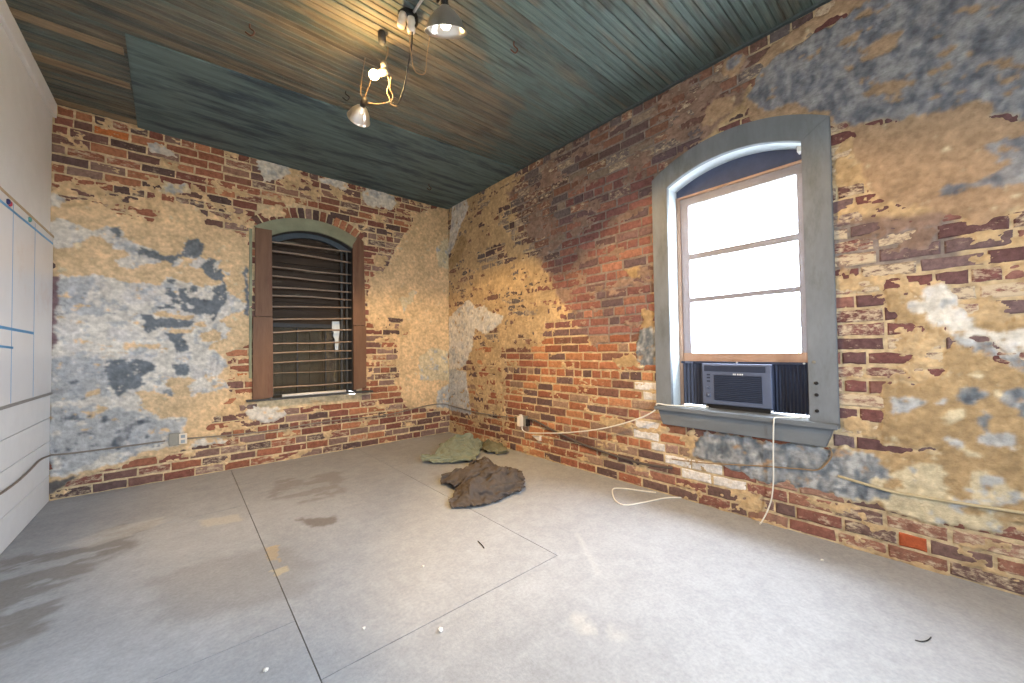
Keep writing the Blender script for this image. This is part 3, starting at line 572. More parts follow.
# ------------------------------------------------------------------ ceiling of narrow beaded boards
ceiling = box('ceiling', (XL-.05, YR, HC+.016), (.05, .05, HC+.08), MT['dwood'], bev=0); tag(ceiling, kind='structure')
def ceil_xy(pts): return [tuple(hit(a, b, 2, HC)[:2]) for a, b in pts]
BROWN = ceil_xy([(60, 0), (500, 0), (520, 60), (470, 150), (300, 100), (200, 60)])
TEAL = ceil_xy([(480, 0), (840, 0), (700, 90), (450, 205), (520, 120)])
def ceiling_board(y0, y1, rg):
    g = rg.choice([.0014, .0018, .0018, .0035]); wd = y1-y0; nx = 60
    prof = [(y0+g, .016), (y0+g, .004), (y0+g+.004, 0.0), ((y0+y1)/2-.006, 0.0), ((y0+y1)/2-.003, .004), ((y0+y1)/2, .001), ((y0+y1)/2+.003, .004), ((y0+y1)/2+.006, 0.0), (y1-g-.004, 0.0), (y1-g, .004), (y1-g, .016)]
    xs = np.linspace(XL-.02, .02, nx); sag = rg.uniform(-.002, .003); V = []; C = []
    X = np.repeat(xs, len(prof)); Y = np.tile(np.array([p[0] for p in prof]), nx)
    br = inpoly(X+(fbm(X*2, Y*6, 700, 4)-.5)*.8, Y+(fbm(X*2, Y*6, 710, 4)-.5)*.8, BROWN).astype(float)
    te = inpoly(X+(fbm(X*2, Y*6, 720, 4)-.5)*.6, Y+(fbm(X*2, Y*6, 730, 4)-.5)*.6, TEAL).astype(float)
    n = fbm(X*1.6, Y*25+rg.random()*40, 740, 5, .6); n2 = fbm(X*4, Y*60+rg.random()*90, 750, 4, .6)
    k = np.clip((n-.5)*3+.30+.38*br-.55*te, 0, 1)[:, None]
    A = np.array(lin((82, 96, 94)))*(1-te[:, None])*rg.uniform(.7, 1.2)+np.array(lin((92, 108, 105)))*te[:, None]*rg.uniform(.8, 1.15); Bc = np.array(lin((122, 112, 96)))*rg.uniform(.7, 1.15); Dk = np.array(lin((64, 62, 56)))
    c = A*(1-k)+Bc*k; d = np.clip((n2-.56)*6, 0, 1)[:, None]*.6; c = c*(1-d)+Dk*d
    for x in xs: V += [(x, a, HC+b+sag*math.sin(x*2)) for a, b in prof]
    m = len(prof); Fc = [(i*m+j, i*m+j+1, (i+1)*m+j+1, (i+1)*m+j) for i in range(nx-1) for j in range(m-1)]
    me = bpy.data.meshes.new('ceiling_board'); me.from_pydata(V, [], Fc); me.update(); me.flip_normals()
    at = me.color_attributes.new('Col', 'FLOAT_COLOR', 'POINT'); at.data.foreach_set('color', np.concatenate([np.clip(c, 0, 1), np.ones((len(c), 1))], 1).ravel())
    return link('ceiling_board', me, MT['board'], ceiling)
rg = random.Random(3); y = .03
while y > YR: ceiling_board(y-.0905, y, rg); y -= .0905
# bare laths where boards are gone, left of the panel
for (a, b) in (((6, 14), (128, 50)), ((30, 55), (135, 88)), ((52, 100), (137, 122))):
    p0, p1 = hit(*a, 2, HC-.005), hit(*b, 2, HC-.005); yy = (p0[1]+p1[1])/2
    box('lath', (XL+.01, yy-.045, HC-.012), (-3.203, yy+.035, HC-.002), mat('bare_lath', lin((142, 126, 104)), .8, var=.3, scale=6, stretch=(.6, 8, 1), bump=.3, col2=lin((104, 92, 78)), c2=(.55, .66)), ceiling)
# flat painted panel sheets screwed below the boards along the back wall
prism('ceiling_panel', [(-3.205, .0), (.0, .0), (.0, -1.56), (-3.18, -1.335)], HC-.020, HC-.006, lambda a, b, d: (a, b, d), MT['panel'], ceiling, bev=.002)
# thin quarter strip where the boards meet the right wall
tag(box('trim_2', (-.022, YR, HC-.016), (.012, -1.57, HC+.002), mat('ceiling_strip', lin((72, 82, 84)), .6, var=.25, scale=9, bump=.2)), kind='structure')

# ------------------------------------------------------------------ left wall
wall_left = box('wall_left', (XL-.12, YR, -.02), (XL, .03, HC+.02), MT['white'], bev=0); tag(wall_left, kind='structure')
for z0, z1 in ((.0, .205), (.205, .478), (.478, .662), (.662, .845)):
    box('plank', (XL, -5.0, z0+.0025), (XL+.014, -.012, z1-.0025), MT['wplank'], wall_left, bev=.003)
tag(box('trim_1', (XL, YR, HC-.125), (XL+.028, -.012, HC-.004), MT['white'], bev=.006), kind='structure')
# whiteboard
wb = empty('whiteboard', (XL+.0145, -1.3, .85)); tag(wb, 'large white dry-erase sheet with blue ruled columns on the left wall', 'whiteboard')
box('writing_surface', (XL+.0145, -2.6, .86), (XL+.024, -.05, 2.10), MT['wboard'], wb, bev=.001)
box('bottom_strip', (XL+.0145, -2.6, .848), (XL+.032, -.045, .866), MT['alu'], wb)
box('top_strip', (XL+.0145, -2.6, 2.095), (XL+.028, -.045, 2.112), mat('tan_edge_strip', lin((178, 160, 132)), .6, var=.1), wb)
FX = XL+.0248
def mline(y0, z0, y1, z1, wd):
    d = Vector((0, y1-y0, z1-z0)); n = Vector((0, -d.z, d.y)).normalized()*wd/2; bm = bmesh.new()
    P = [(y0+n.y, z0+n.z), (y1+n.y, z1+n.z), (y1-n.y, z1-n.z), (y0-n.y, z0-n.z)]
    prism_bm(bm, P, XL+.0235, FX, RW); from_bm('marker_line', bm, MT['marker'], wb)
mline(-2.5, 2.02, -.06, 2.045, .016)
for yy in (-.54, -1.0, -1.5, -2.0): mline(yy, .87, yy-.01, 2.08, .007)
mline(-1.6, 1.325, -.55, 1.312, .018); mline(-1.6, 1.22, -.97, 1.205, .014)
for (q, c, lab) in (((9, 203.5), (176, 60, 84), 'small red round magnet near the top of the whiteboard'), ((7.2, 201.5), (48, 50, 96), 'small dark blue round magnet beside the red one on the whiteboard'), ((29, 219.5), (88, 152, 150), 'small teal round magnet near the whiteboard corner')):
    h = hit(*q, 0, XL+.024); tag(lathe('magnet', [(0, .0), (.017, 0), (.017, .006), (.011, .012), (0, .012)], (XL+.0240, h[1], h[2]), (1, 0, 0), mat('magnet_plastic', lin(c), .4, var=.05, bump=0), None, 14), lab, 'magnet', 'magnets on the whiteboard')

# ------------------------------------------------------------------ wall behind the camera, with an opening added for fill daylight
wf = empty('wall_front', (0, YR, 0)); tag(wf, kind='structure')
for n, (lo, hi) in enumerate((((XL, YR-.2, 0), (REAR[0], YR, HC)), ((REAR[1], YR-.2, 0), (0, YR, HC)), ((REAR[0], YR-.2, 0), (REAR[1], YR, REAR[2])), ((REAR[0], YR-.2, REAR[3]), (REAR[1], YR, HC)))):
    box('wall_section', lo, hi, mat('rear_wall_paint', lin((190, 176, 150)), .9, var=.1), wf, bev=0)
wr = box('wall_section', (-.004, YR, -.02), (.1, -5.58, HC+.02), MT['plaster'], wall_right, bev=0)
at = wr.data.color_attributes.new('Col', 'FLOAT_COLOR', 'POINT'); at.data.foreach_set('color', np.tile(np.array([*lin((176, 146, 108)), 1.0]), 8))
tag(box('outside_ground', (-60, -70, -3.6), (70, 60, -3.5), MT['ground'], bev=0), 'pale paved ground outside below the window', 'ground', kind='structure')

# ------------------------------------------------------------------ window 1 (right wall)
w1 = empty('window_1', (0, -3.72, .70)); tag(w1, 'tall arched sash window with wide grey-blue casing in the right wall', kind='structure')
ai = arc(W1['a'], W1['b'], W1['zs'], W1['zp'], 25); ao = arc(O1['a'], O1['b'], O1['zs'], O1['zp'], 25)
prism('casing_head', ao + ai[::-1], -.030, .006, RW, MT['casing'], w1, bev=.003)
prism('casing_side', [(O1['a'], .67), (O1['a'], O1['zs']), (W1['a'], W1['zs']), (W1['a'], .67)], -.030, .006, RW, MT['casing'], w1, bev=.003)
prism('casing_side', [(W1['b'], .67), (W1['b'], W1['zs']), (O1['b'], O1['zs']), (O1['b'], .67)], -.030, .006, RW, MT['casing'], w1, bev=.003)
for zz in (1.055, .93, .86, .765):   # old bolt holes in the near casing board
    yy = -4.178 if zz > 1 else -4.185
    lathe('bolt_hole', [(0, 0), (.010, 0), (.010, .004), (.006, .005), (0, .003)], (-.0305, yy, zz), (-1, 0, 0), MT['black'] if zz < 1 else MT['zinc'], w1, 12)
SD = .135     # depth of the sash behind the wall face
al = arc(W1['a']-.04, W1['b']+.04, W1['zs']+.02, W1['zp']+.045, 25)
prism('head_lining', al + ai[::-1], .004, SD+.10, RW, MT['reveal'], w1)
prism('jamb_lining', [(W1['b'], .69), (W1['b'], W1['zs']), (W1['b']+.05, W1['zs']+.02), (W1['b']+.05, .69)], .004, SD+.10, RW, MT['reveal'], w1)
prism('jamb_lining', [(W1['a'], .69), (W1['a']-.05, .69), (W1['a']-.05, W1['zs']+.02), (W1['a'], W1['zs'])], .004, SD+.10, RW, MT['reveal'], w1)
prism('arch_board', [(W1['a'], 2.345)] + ai + [(W1['b'], 2.345)], SD-.005, SD+.02, RW, MT['archbd'], w1)
box('stop_strip', (SD-.018, W1['a'], 2.336), (SD+.02, W1['b'], 2.352), MT['sashw'], w1)
box('stop_strip', (SD-.018, W1['b']-.026, .70), (SD+.02, W1['b'], 2.336), MT['sashw'], w1)
box('stop_strip', (SD-.018, W1['a'], .70), (SD+.02, W1['a']+.026, 2.336), MT['sashw'], w1)
ya, yb = W1['a']+.026, W1['b']-.026
sash = box('sash', (SD, ya, 2.275), (SD+.035, yb, 2.336), MT['sash'], w1)
box('sash_stile', (SD, ya, 1.045), (SD+.035, ya+.040, 2.275), MT['sash'], sash); box('sash_stile', (SD, yb-.062, 1.045), (SD+.035, yb, 2.275), MT['sash'], sash)
box('sash_rail', (SD-.004, ya, 1.045), (SD+.035, yb, 1.110), MT['sashw'], sash)
box('muntin', (SD, ya+.04, 1.842), (SD+.03, yb-.062, 1.888), MT['sash'], sash); box('muntin', (SD, ya+.04, 1.506), (SD+.03, yb-.062, 1.542), MT['sash'], sash)
for z0, z1 in ((1.110, 1.506), (1.542, 1.842), (1.888, 2.275)): box('window_pane', (SD+.015, ya+.038, z0), (SD+.018, yb-.060, z1), MT['glass'], w1, bev=0)
# sill board and apron
prism('sill', [(-4.285, -.085), (-4.285, .0), (-4.14, .0), (-4.14, SD+.10), (-3.285, SD+.10), (-3.285, .0), (-3.175, .0), (-3.175, -.085)], .672, .702, lambda a, b, d: (b, a, d), MT['sill'], w1, bev=.004)
prism('apron', [(-4.262, .672), (-3.19, .672), (-3.225, .56), (-4.222, .56)], -.055, .004, RW, MT['sill'], w1, bev=.004)
box('latch', (SD-.075, -4.135, 2.385), (SD-.02, -4.105, 2.425), mat('white_metal', lin((212, 212, 208)), .4), w1)
# air conditioner in the window
ac = empty('air_conditioner', (SD, -3.70, .702)); tag(ac, 'grey window air conditioner with louvred front and pleated side panels on the sill', 'air conditioner')
A0, A1, Z0, Z1 = -3.925, -3.485, .722, 1.028
box('body', (.10, A0, Z0), (.52, A1, Z1), MT['acd'], ac, bev=.006)
fr = box('front_frame', (.070, A0-.004, Z0+.012), (.100, A1+.004, Z1+.004), MT['ac'], ac, bev=.008)
box('top_band', (.066, A0+.03, Z1-.052), (.072, A1-.012, Z1-.010), MT['acd'], fr, bev=.002)
box('grille_back', (.066, A0+.052, Z0+.045), (.071, A1-.082, Z1-.080), MT['acd'], fr, bev=0)
nl = 14
for k in range(nl):
    zz = Z0+.050+(Z1-Z0-.135)*k/(nl-1); bm = bmesh.new()
    prism_bm(bm, [(.0660, zz), (.058, zz+.005), (.058, zz+.0085), (.0660, zz+.0035)], A0+.052, A1-.082, lambda a, b, d: (a, d, b)); from_bm('louvre', bm, MT['pleat'], fr)
for zz, r in ((Z0+.08, .016), (Z0+.135, .012)): lathe('control_knob', [(0, 0), (r, 0), (r*.9, .010), (0, .012)], (.070, A1-.040, zz), (-1, 0, 0), MT['ac'], fr, 14)
for zz in (Z0+.175, Z0+.20, Z0+.222): box('button', (.066, A1-.054, zz), (.071, A1-.030, zz+.012), MT['acd'], fr, bev=.002)
for k, wd in enumerate((.012, .006, .009, .010, .009)):   # small pale maker's lettering, not legible in the photograph
    box('badge_mark', (.0655, -3.695-.014*k-wd, Z1-.075), (.0665, -3.695-.014*k, Z1-.064), mat('badge_white', lin((214, 218, 226)), .5, bump=0), fr, bev=0)
box('base_pan', (.085, A0+.01, Z0-.018), (.50, A1-.01, Z0+.010), MT['black'], ac)
def pleats(y0, y1, n):
    V = [(y0+(y1-y0)*k/n, .132 if k % 2 else .118) for k in range(n+1)]; Vb = [(a, b+.004) for a, b in V][::-1]
    prism('side_panel', [(b, a) for a, b in V+Vb], .712, 1.035, lambda a, b, d: (a, b, d), MT['pleat'], ac)
pleats(A1-.004, yb+.02, 14); pleats(ya-.02, A0+.004, 22)
box('top_rail', (.108, ya-.01, 1.030), (.150, yb+.01, 1.047), MT['acd'], ac)
for yy in (-3.71, -4.10): box('screw', (.100, yy-.006, 1.036), (.109, yy+.006, 1.046), MT['steel'], ac)
box('rail_tab', (.098, -3.40, 1.030), (.110, -3.34, 1.044), MT['ac'], ac)

# ------------------------------------------------------------------ window 2 (back wall) with iron bars
w2 = empty('window_2', (-1.76, 0, .70)); tag(w2, 'arched barred window framed by red-brown boards in the back wall', kind='structure')
bi = arc(W2['a'], W2['b'], W2['zs'], W2['zp'], 25); bo = arc(O2['a'], O2['b'], O2['zs'], O2['zp'], 25)
prism('casing_head', bo + bi[::-1], -.028, .006, BW, MT['gwood'], w2, bev=.003)
def bw_board(pts, d0=-.034): prism('casing_board', pts, d0, .004, BW, MT['rwood'], w2, bev=.003)
bw_board([(-2.325, 1.535), (-2.325, 2.455), (-2.178, 2.455), (-2.172, 1.535)]); bw_board([(-2.345, .665), (-2.345, 1.53), (-2.170, 1.53), (-2.166, .690)], -.040)
bw_board([(-1.342, 1.475), (-1.345, 2.44), (-1.275, 2.56), (-1.215, 2.50), (-1.195, 1.475)]); bw_board([(-1.340, .700), (-1.340, 1.47), (-1.190, 1.47), (-1.192, .72)], -.040)
for z0, z1 in ((.9, 1.62), (1.64, 2.44)): box('edge_strip', (-2.375, -.020, z0), (-2.350, .004, z1), MT['gwood'], w2)
prism('sill', [(-2.40, -.07), (-1.12, -.07), (-1.12, .0), (-1.35, .0), (-1.35, .26), (-2.17, .26), (-2.17, .0), (-2.40, .0)], .662, .682, lambda a, b, d: (a, b, d), MT['dwood'], w2, bev=.003)
bl = arc(W2['a']-.04, W2['b']+.04, W2['zs']+.02, W2['zp']+.04, 25)
prism('head_lining', bl + bi[::-1], .004, .30, BW, MT['dwood'], w2)
box('jamb_lining', (W2['b'], .004, .68), (W2['b']+.045, .30, W2['zs']+.03), MT['dwood'], w2); box('jamb_lining', (W2['a']-.045, .004, .68), (W2['a'], .30, W2['zs']+.03), MT['dwood'], w2)
ain = arc(W2['a']+.045, W2['b']-.045, W2['zs']-.05, W2['zp']-.05, 25); bi2 = arc(W2['a'], W2['b'], W2['zs'], W2['zp'], 25)
prism('sash_arch', bi2 + ain[::-1], .10, .14, BW, mat('blue_grey_sash', lin((74, 84, 92)), .6, var=.15), w2)
for u in (W2['b']-.05, W2['b']-.11): box('guide_rail', (u, .07, .69), (u+.022, .10, W2['zs']-.02), MT['dwood'], w2)
# boarded backing: weathered shutter planks above, dark boards below behind glass
zt = 2.50; zq = 1.46
box('sky_block_sheet', (W2['a']-.04, .25, .60), (W2['b']+.04, .27, 2.60), MT['dback'], w2)  # unseen sheet added behind the planks to stop sky light leaking in
z = zq
while z < zt:
    h = .088; box('shutter_plank', (W2['a'], .20+random.uniform(0, .012), z+.004), (W2['b'], .222, min(z+h, zt+.03)), MT['shut'], w2); z += h
x = W2['a']
while x < W2['b']-.01:
    box('back_board', (x+.002, .225, .66), (min(x+.14, W2['b'])-.002, .245, zq+.02), MT['dback'], w2); x += .14
box('meeting_rail', (W2['a'], .15, 1.44), (W2['b'], .185, 1.485), MT['dwood'], w2)
for a, b in ((W2['a'], -1.90), (-1.90, -1.60), (-1.60, W2['b'])): box('window_pane', (a+.006, .160, .70), (b-.006, .163, 1.44), MT['dglass'], w2, bev=0)
for u in (-1.90, -1.60): box('muntin', (u-.007, .152, .70), (u+.007, .175, 1.44), MT['dwood'], w2)
prism('bright_gap', [(h_[0], h_[2]) for h_ in (hit(q_[0], q_[1], 1, .13) for q_ in ((332, 321.5), (339, 321.5), (339.5, 330), (339, 334), (338.5, 338), (338, 350), (335, 350), (334.5, 339), (332.8, 336), (333.5, 333), (331.8, 329.5)))], .12, .135, BW, MT['gapwhite'], w2)  # pale prism painted in for outside light showing through behind the pane
CA, CB = (240, 205, 6.507), (240, 300, 6.207)
BARS = [(CA, 240, 305, .011), (CA, 298, 376, .013), (CA, 400, 455, .010), (CA, 460, 510, .011), (CA, 535, 568, .012), (CA, 590, 618, .011), (CA, 663, 668, .011), (CB, 122, 115, .012), (CB, 205, 185, .012), (CB, 272, 258, .011), (CB, 332, 315, .011), (CB, 392, 360, .009), (CB, 455, 435, .005), (CB, 545, 510, .012)]
for k, ((x0, y0, s), l, r, rad) in enumerate(BARS):
    P0 = hit(x0+198/s, y0+l/s, 1, .045); P1 = hit(x0+715/s, y0+r/s, 1, .045); mid = (P0+P1)/2; mid[2] += random.uniform(-.008, .012)
    tube('bar', [P0+np.array([-.03, 0, 0]), (P0+mid)/2+np.array([0, 0, .003]), mid, (mid+P1)/2, P1+np.array([.02, 0, 0])], rad*.85, MT['bar'], w2, 8, 3)
tag(tube('white_rod', [(-2.085, -.045, .697), (-1.76, -.045, .699), (-1.435, -.045, .698)], .0155, mat('white_tube', lin((226, 220, 212)), .4, var=.05, bump=0), None, 12, 1), 'white tube lying along the dark sill of the barred window', 'tube')

# ------------------------------------------------------------------ wiring along the walls
def wall_pts(ax, P, off): return [tuple(hit(a, b, ax, -off)) for a, b in P]
lw = [tuple(hit(a, b, 0, XL+.024)) for a, b in ((-40, 520), (-15, 503), (3, 492), (18, 481), (30, 470), (40, 460))] + [(XL+.028, -.09, .374), (XL+.030, -.045, .370), (XL+.045, -.030, .366), (XL+.09, -.027, .363), (XL+.18, -.026, .361)]
bw = [(XL+.05, -.026, .362)] + wall_pts(1, [(120, 447), (165, 441)], .026)
tag(tube('conduit', lw + bw[1:], .0065, MT['conduit'], None, 8, 5), 'grey conduit dipping along the white planks to the twin outlet', 'conduit')
tag(tube('conduit', wall_pts(1, [(186, 438.5), (260, 432), (330, 421), (380, 416), (400, 412), (430, 405), (444, 404)], .024) + [(-.03, -.03, .383)] + wall_pts(0, [(452, 406), (465, 409.5), (480, 413), (500, 416), (519, 418)], .024), .0065, MT['conduit'], None, 8, 5), 'grey conduit running from the twin outlet round the brick corner', 'conduit')
tag(tube('cable', wall_pts(0, [(529, 419), (536, 421), (560, 434), (590, 447), (620, 457), (645, 464), (672, 468)], .022), .011, MT['dcable'], None, 8, 5), 'dark brown cable sloping down the brick from the corner outlet', 'cable')
tag(tube('cable', wall_pts(0, [(672, 459), (694, 462), (720, 464), (760, 466), (800, 469), (817, 470), (826, 464), (832, 455), (829, 447)], .020), .0045, MT['tancord'], None, 6, 5), 'thin tan wire across the slate plaster under the window sill', 'cable')
tag(tube('conduit', wall_pts(0, [(838, 476), (865, 484), (894, 492), (940, 500), (1024, 513), (1100, 524)], .020), .0075, MT['plaster'] if False else mat('painted_conduit', lin((186, 172, 140)), .8, var=.15), None, 8, 4), 'cream painted conduit across the plaster at the right edge', 'conduit')
def outlet(P, n, nm, lab, wide, tall, dep, grey):
    e = empty(nm, tuple(P)); tag(e, lab, 'outlet'); P = Vector(P)
    def b(name, du, dz, su, sz, d0, d1, m, par, bev=.003):
        if n == 1: return box(name, (P.x+du-su/2, -d1, P.z+dz-sz/2), (P.x+du+su/2, -d0, P.z+dz+sz/2), m, par, bev)
        return box(name, (-d1, P.y+du-su/2, P.z+dz-sz/2), (-d0, P.y+du+su/2, P.z+dz+sz/2), m, par, bev)
    return e, b
P = hit(179, 439, 1, -.03); e, b = outlet(P, 1, 'wall_outlet', 'twin white outlet on a small grey metal box on the back wall', .1, .1, .03, True)
b('box', -.030, .0, .08, .11, 0.0, .035, MT['zinc'], e); f = b('face', .028, .0, .058, .095, .035, .047, MT['porcelain'], e)
for dz in (.023, -.023): b('socket', .028, dz, .030, .028, .047, .051, mat('socket_grey', lin((150, 160, 166)), .5), f)  # sockets in a plain grey darker than the face
P = hit(524, 421, 0, -.03); e, b = outlet(P, 0, 'wall_outlet', 'metal outlet box with a white adapter plugged in, on the brick by the clothes', .1, .1, .03, True)
b('box', .0, .0, .075, .115, 0.0, .045, MT['zinc'], e); b('side_cover', -.05, -.01, .035, .075, 0.0, .04, MT['black'], e); b('adapter', .02, .0, .05, .105, .045, .095, MT['porcelain'], e); b('adapter_top', .015, .058, .028, .03, .05, .08, MT['porcelain'], e)
h = wall_pts(0, [(522, 426), (522.5, 430), (527, 432.5), (536, 433), (560, 433), (585, 431), (605, 428), (625, 423), (645, 416), (656, 409)], .06)
hs = [(-.07, -3.19, .716), (-.05, -3.27, .710), (.0, -3.38, .710), (.045, -3.47, .7105), (.075, -3.52, .7105)]
tag(tube('power_cord', h + hs, .0055, MT['cord'], None, 8, 5), 'white power cord swooping from the corner outlet up to the air conditioner', 'cord')
hd = [(.05, -4.13, .709), (.0, -4.08, .7085), (-.05, -4.02, .7085), (-.086, -3.985, .7065), (-.095, -3.98, .68), (-.092, -3.975, .60), (-.07, -3.965, .45), (-.045, -3.955, .30), (-.04, -3.94, .18), (-.045, -3.91, .08), (-.07, -3.88, .008)]
tag(tube('power_cord', hd, .0042, MT['cord'], None, 8, 5), 'white cord hanging over the window sill down to the floor', 'cord')
fl = [tuple(hit(a, b, 2, .006)) for a, b in ((656, 492.5), (640, 490.5), (625, 488.5), (614, 488.5), (612.5, 493), (616, 501), (626, 505), (645, 502), (665, 498), (683, 497.5))]
tag(tube('loose_cord', fl, .005, MT['cord'], None, 8, 5), 'thin white cord looped on the floor by the brick wall', 'cord')
P = wall_pts(0, [(532, 435), (540, 436), (540.5, 441), (538, 440)], .02); bm = bmesh.new()
a = [(p[1], p[2]) for p in P]; prism_bm(bm, a, -.030, .004, RW); tag(from_bm('wedge', bm, MT['porcelain']), 'small white plaster wedge stuck on the brick below the corner outlet', 'wedge')

# ------------------------------------------------------------------ lamps under the ceiling
def bulb(base, axis, r, m, parent):
    return lathe('bulb', [(0, r*2.1), (r*.55, r*1.95), (r*.9, r*1.5), (r, r*1.05), (r*.85, r*.5), (r*.5, r*.0), (r*.42, -r*.5), (0, -r*.5)], base, axis, m, parent, 16)
def reflector(parent, apex, axis, R, H, m):
    prof = [(R*.20, 0), (R*.24, H*.06), (R*.5, H*.22), (R*.78, H*.52), (R*.95, H*.85), (R, H), (R*1.04, H*1.01), (R*1.03, H*.985), (R*.985, H*.98), (R*.93, H*.84), (R*.76, H*.53), (R*.48, H*.24), (R*.19, H*.06)]
    return lathe('reflector', prof, apex, axis, m, parent, 32)
def lamp_light(kind, loc, axis, power, col, size=.03, spot=2.3):
    l = bpy.data.lights.new('bulb_light', kind); l.energy = power; l.color = col; l.shadow_soft_size = size
    if kind == 'SPOT': l.spot_size = spot; l.spot_blend = .35
    o = bpy.data.objects.new('bulb_light', l); COL.objects.link(o); o.location = loc
    o.rotation_euler = Vector(axis).to_track_quat('-Z', 'Y').to_euler(); return o
WARM = (1.0, .63, .24)
# large reflector lamp
P = Vector(at_depth(446, 32, 2.12)); ax = Vector((.25, .32, -.9)).normalized(); Hh = .115; apex = P - ax*Hh
L1 = empty('clamp_lamp', tuple(apex)); tag(L1, 'large spun-metal reflector lamp glowing white, nearest under the ceiling', 'lamp')
reflector(L1, apex, ax, .112, Hh, MT['steel']); lathe('socket', [(0, -.075), (.017, -.075), (.020, -.03), (.022, .01), (0, .01)], apex, ax, MT['black'], L1)
bulb(apex+ax*.045, ax, .030, emit('lit_bulb_white', (1.0, .86, .62), 22), L1)
tube('clamp_arm', [apex-ax*.07, apex-ax*.10+Vector((-.03, .02, .03)), Vector(at_depth(437, 2, 2.2)), Vector((*hit(441, -6, 2, HC)[:2], HC))], .006, MT['black'], L1)
lamp_light('SPOT', apex+ax*.12, Vector((.52, -.25, -.85)), 170, WARM, .05, 1.6)
# bare bulb in its porcelain holder
Bp = Vector(at_depth(384, 72, 2.5)); bx = (Vector(at_depth(370, 76, 2.48))-Bp).normalized()
L2 = empty('bare_bulb_lamp', tuple(Bp)); tag(L2, 'bare glowing bulb hanging on twisted wires between the two reflectors', 'lamp')
bulb(Bp+bx*.035, bx, .031, emit('lit_bulb_warm', (1.0, .70, .34), 30), L2)
lathe('socket', [(0, -.03), (.020, -.03), (.024, -.01), (.022, .03), (0, .03)], Bp, bx, MT['zinc'], L2)
lathe('socket_cap', [(0, -.028), (.018, -.024), (.022, .0), (.016, .020), (0, .024)], Bp+Vector((0, 0, .045)), (0, 0, 1), MT['zinc'], L2)
sp = Vector(hit(382, 32, 2, HC)); lathe('ceiling_cleat', [(0, 0), (.02, 0), (.026, -.02), (.022, -.07), (.012, -.085), (0, -.085)], sp, (0, 0, 1), MT['dwood'], L2, 12)
tube('hanging_wire', [Bp+Vector((0, 0, .06)), Vector(at_depth(388, 52, 2.55)), Vector(at_depth(386, 40, 2.62)), Vector((*hit(384, 34, 2, HC)[:2], HC))], .0035, MT['tancord'], L2)
tube('cord_loop', [at_depth(388, 76, 2.5), at_depth(389, 84, 2.5), at_depth(387, 92, 2.5), at_depth(390, 100, 2.5), at_depth(386, 103, 2.5), at_depth(376, 104, 2.52), at_depth(368, 103, 2.56)], .0032, MT['tancord'], L2)
tube('cord_loop', [at_depth(391, 77, 2.5), at_depth(390, 88, 2.49), at_depth(393, 96, 2.5), at_depth(391, 104, 2.5), at_depth(398, 107, 2.5)], .0032, MT['tancord'], L2)
lamp_light('POINT', Bp+bx*.08+Vector((0, -.05, -.035)), (0, 0, -1), 19, WARM, .03)
# small tilted reflector
P = Vector(at_depth(357.5, 122.5, 2.73)); A3 = Vector(at_depth(362.5, 105.5, 2.63)); ax = (P-A3).normalized()
L3 = empty('clamp_lamp', tuple(A3)); tag(L3, 'small tilted metal reflector lamp, lowest and nearest the flat panel', 'lamp')
reflector(L3, A3, ax, .076, .105, MT['steel']); lathe('socket', [(0, -.06), (.018, -.06), (.020, -.02), (.016, .012), (0, .012)], A3, ax, MT['black'], L3)
bulb(A3+ax*.035, ax, .024, emit('lit_bulb_small', (1.0, .72, .38), 12), L3)
tube('cord', [A3-ax*.06, at_depth(361, 95, 2.66), at_depth(361, 86, 2.64), at_depth(363, 70, 2.7), Vector((*hit(365, 58, 2, HC)[:2], HC))], .003, MT['tancord'], L3); tube('cord', [A3-ax*.055, at_depth(366, 94, 2.66), at_depth(369, 86, 2.62), at_depth(371, 80, 2.6)], .0032, MT['tancord'], L3)
lamp_light('SPOT', A3+ax*.11, Vector((.42, .25, -1)), 135, WARM, .04, 1.8)
# porcelain knob fixture with black cords
K = Vector(hit(408, 16, 2, HC)); fx = empty('junction_fixture', tuple(K)); tag(fx, 'white porcelain cleats on a black ceiling box with dangling cords', 'fixture')
lathe('ceiling_box', [(0, 0), (.060, 0), (.060, -.035), (.045, -.05), (0, -.05)], K, (0, 0, 1), MT['black'], fx)
for q, dp, an in (((402, 20), 2.30, -.4), ((411, 25), 2.28, .3)):
    c = Vector(at_depth(*q, dp)); d = Vector((.3*an, .2, -1)).normalized()
    lathe('porcelain_cleat', [(0, -.04), (.020, -.04), (.026, -.015), (.020, .0), (.026, .015), (.022, .04), (0, .042)], c, d, MT['porcelain'], fx, 16)
    tube('neck', [c-d*.03, (c+K)/2, K+Vector((0, 0, -.04))], .010, MT['black'], fx)
tube('cord', [at_depth(412, 28, 2.27), at_depth(412, 40, 2.3), at_depth(411, 50, 2.33), at_depth(408, 66, 2.37), at_depth(405, 84, 2.42), at_depth(401, 97, 2.46), at_depth(397, 106, 2.5), at_depth(393, 103, 2.5)], .0048, MT['black'], fx)
tube('cord', [at_depth(410, 30, 2.28), at_depth(410, 45, 2.3), at_depth(412, 58, 2.33), at_depth(413, 66, 2.35), at_depth(417, 73, 2.38), at_depth(425, 73, 2.36), at_depth(427, 55, 2.3), at_depth(430, 36, 2.2)], .0032, MT['tancord'], fx)
tag(tube('conduit', [at_depth(414, 12, 2.3), Vector(hit(423, -2, 2, HC-.02)), Vector(hit(440, -30, 2, HC-.02))], .008, mat('white_conduit', lin((214, 210, 204)), .5), None, 8, 1), 'thin white conduit leading up from the porcelain cleats', 'conduit')
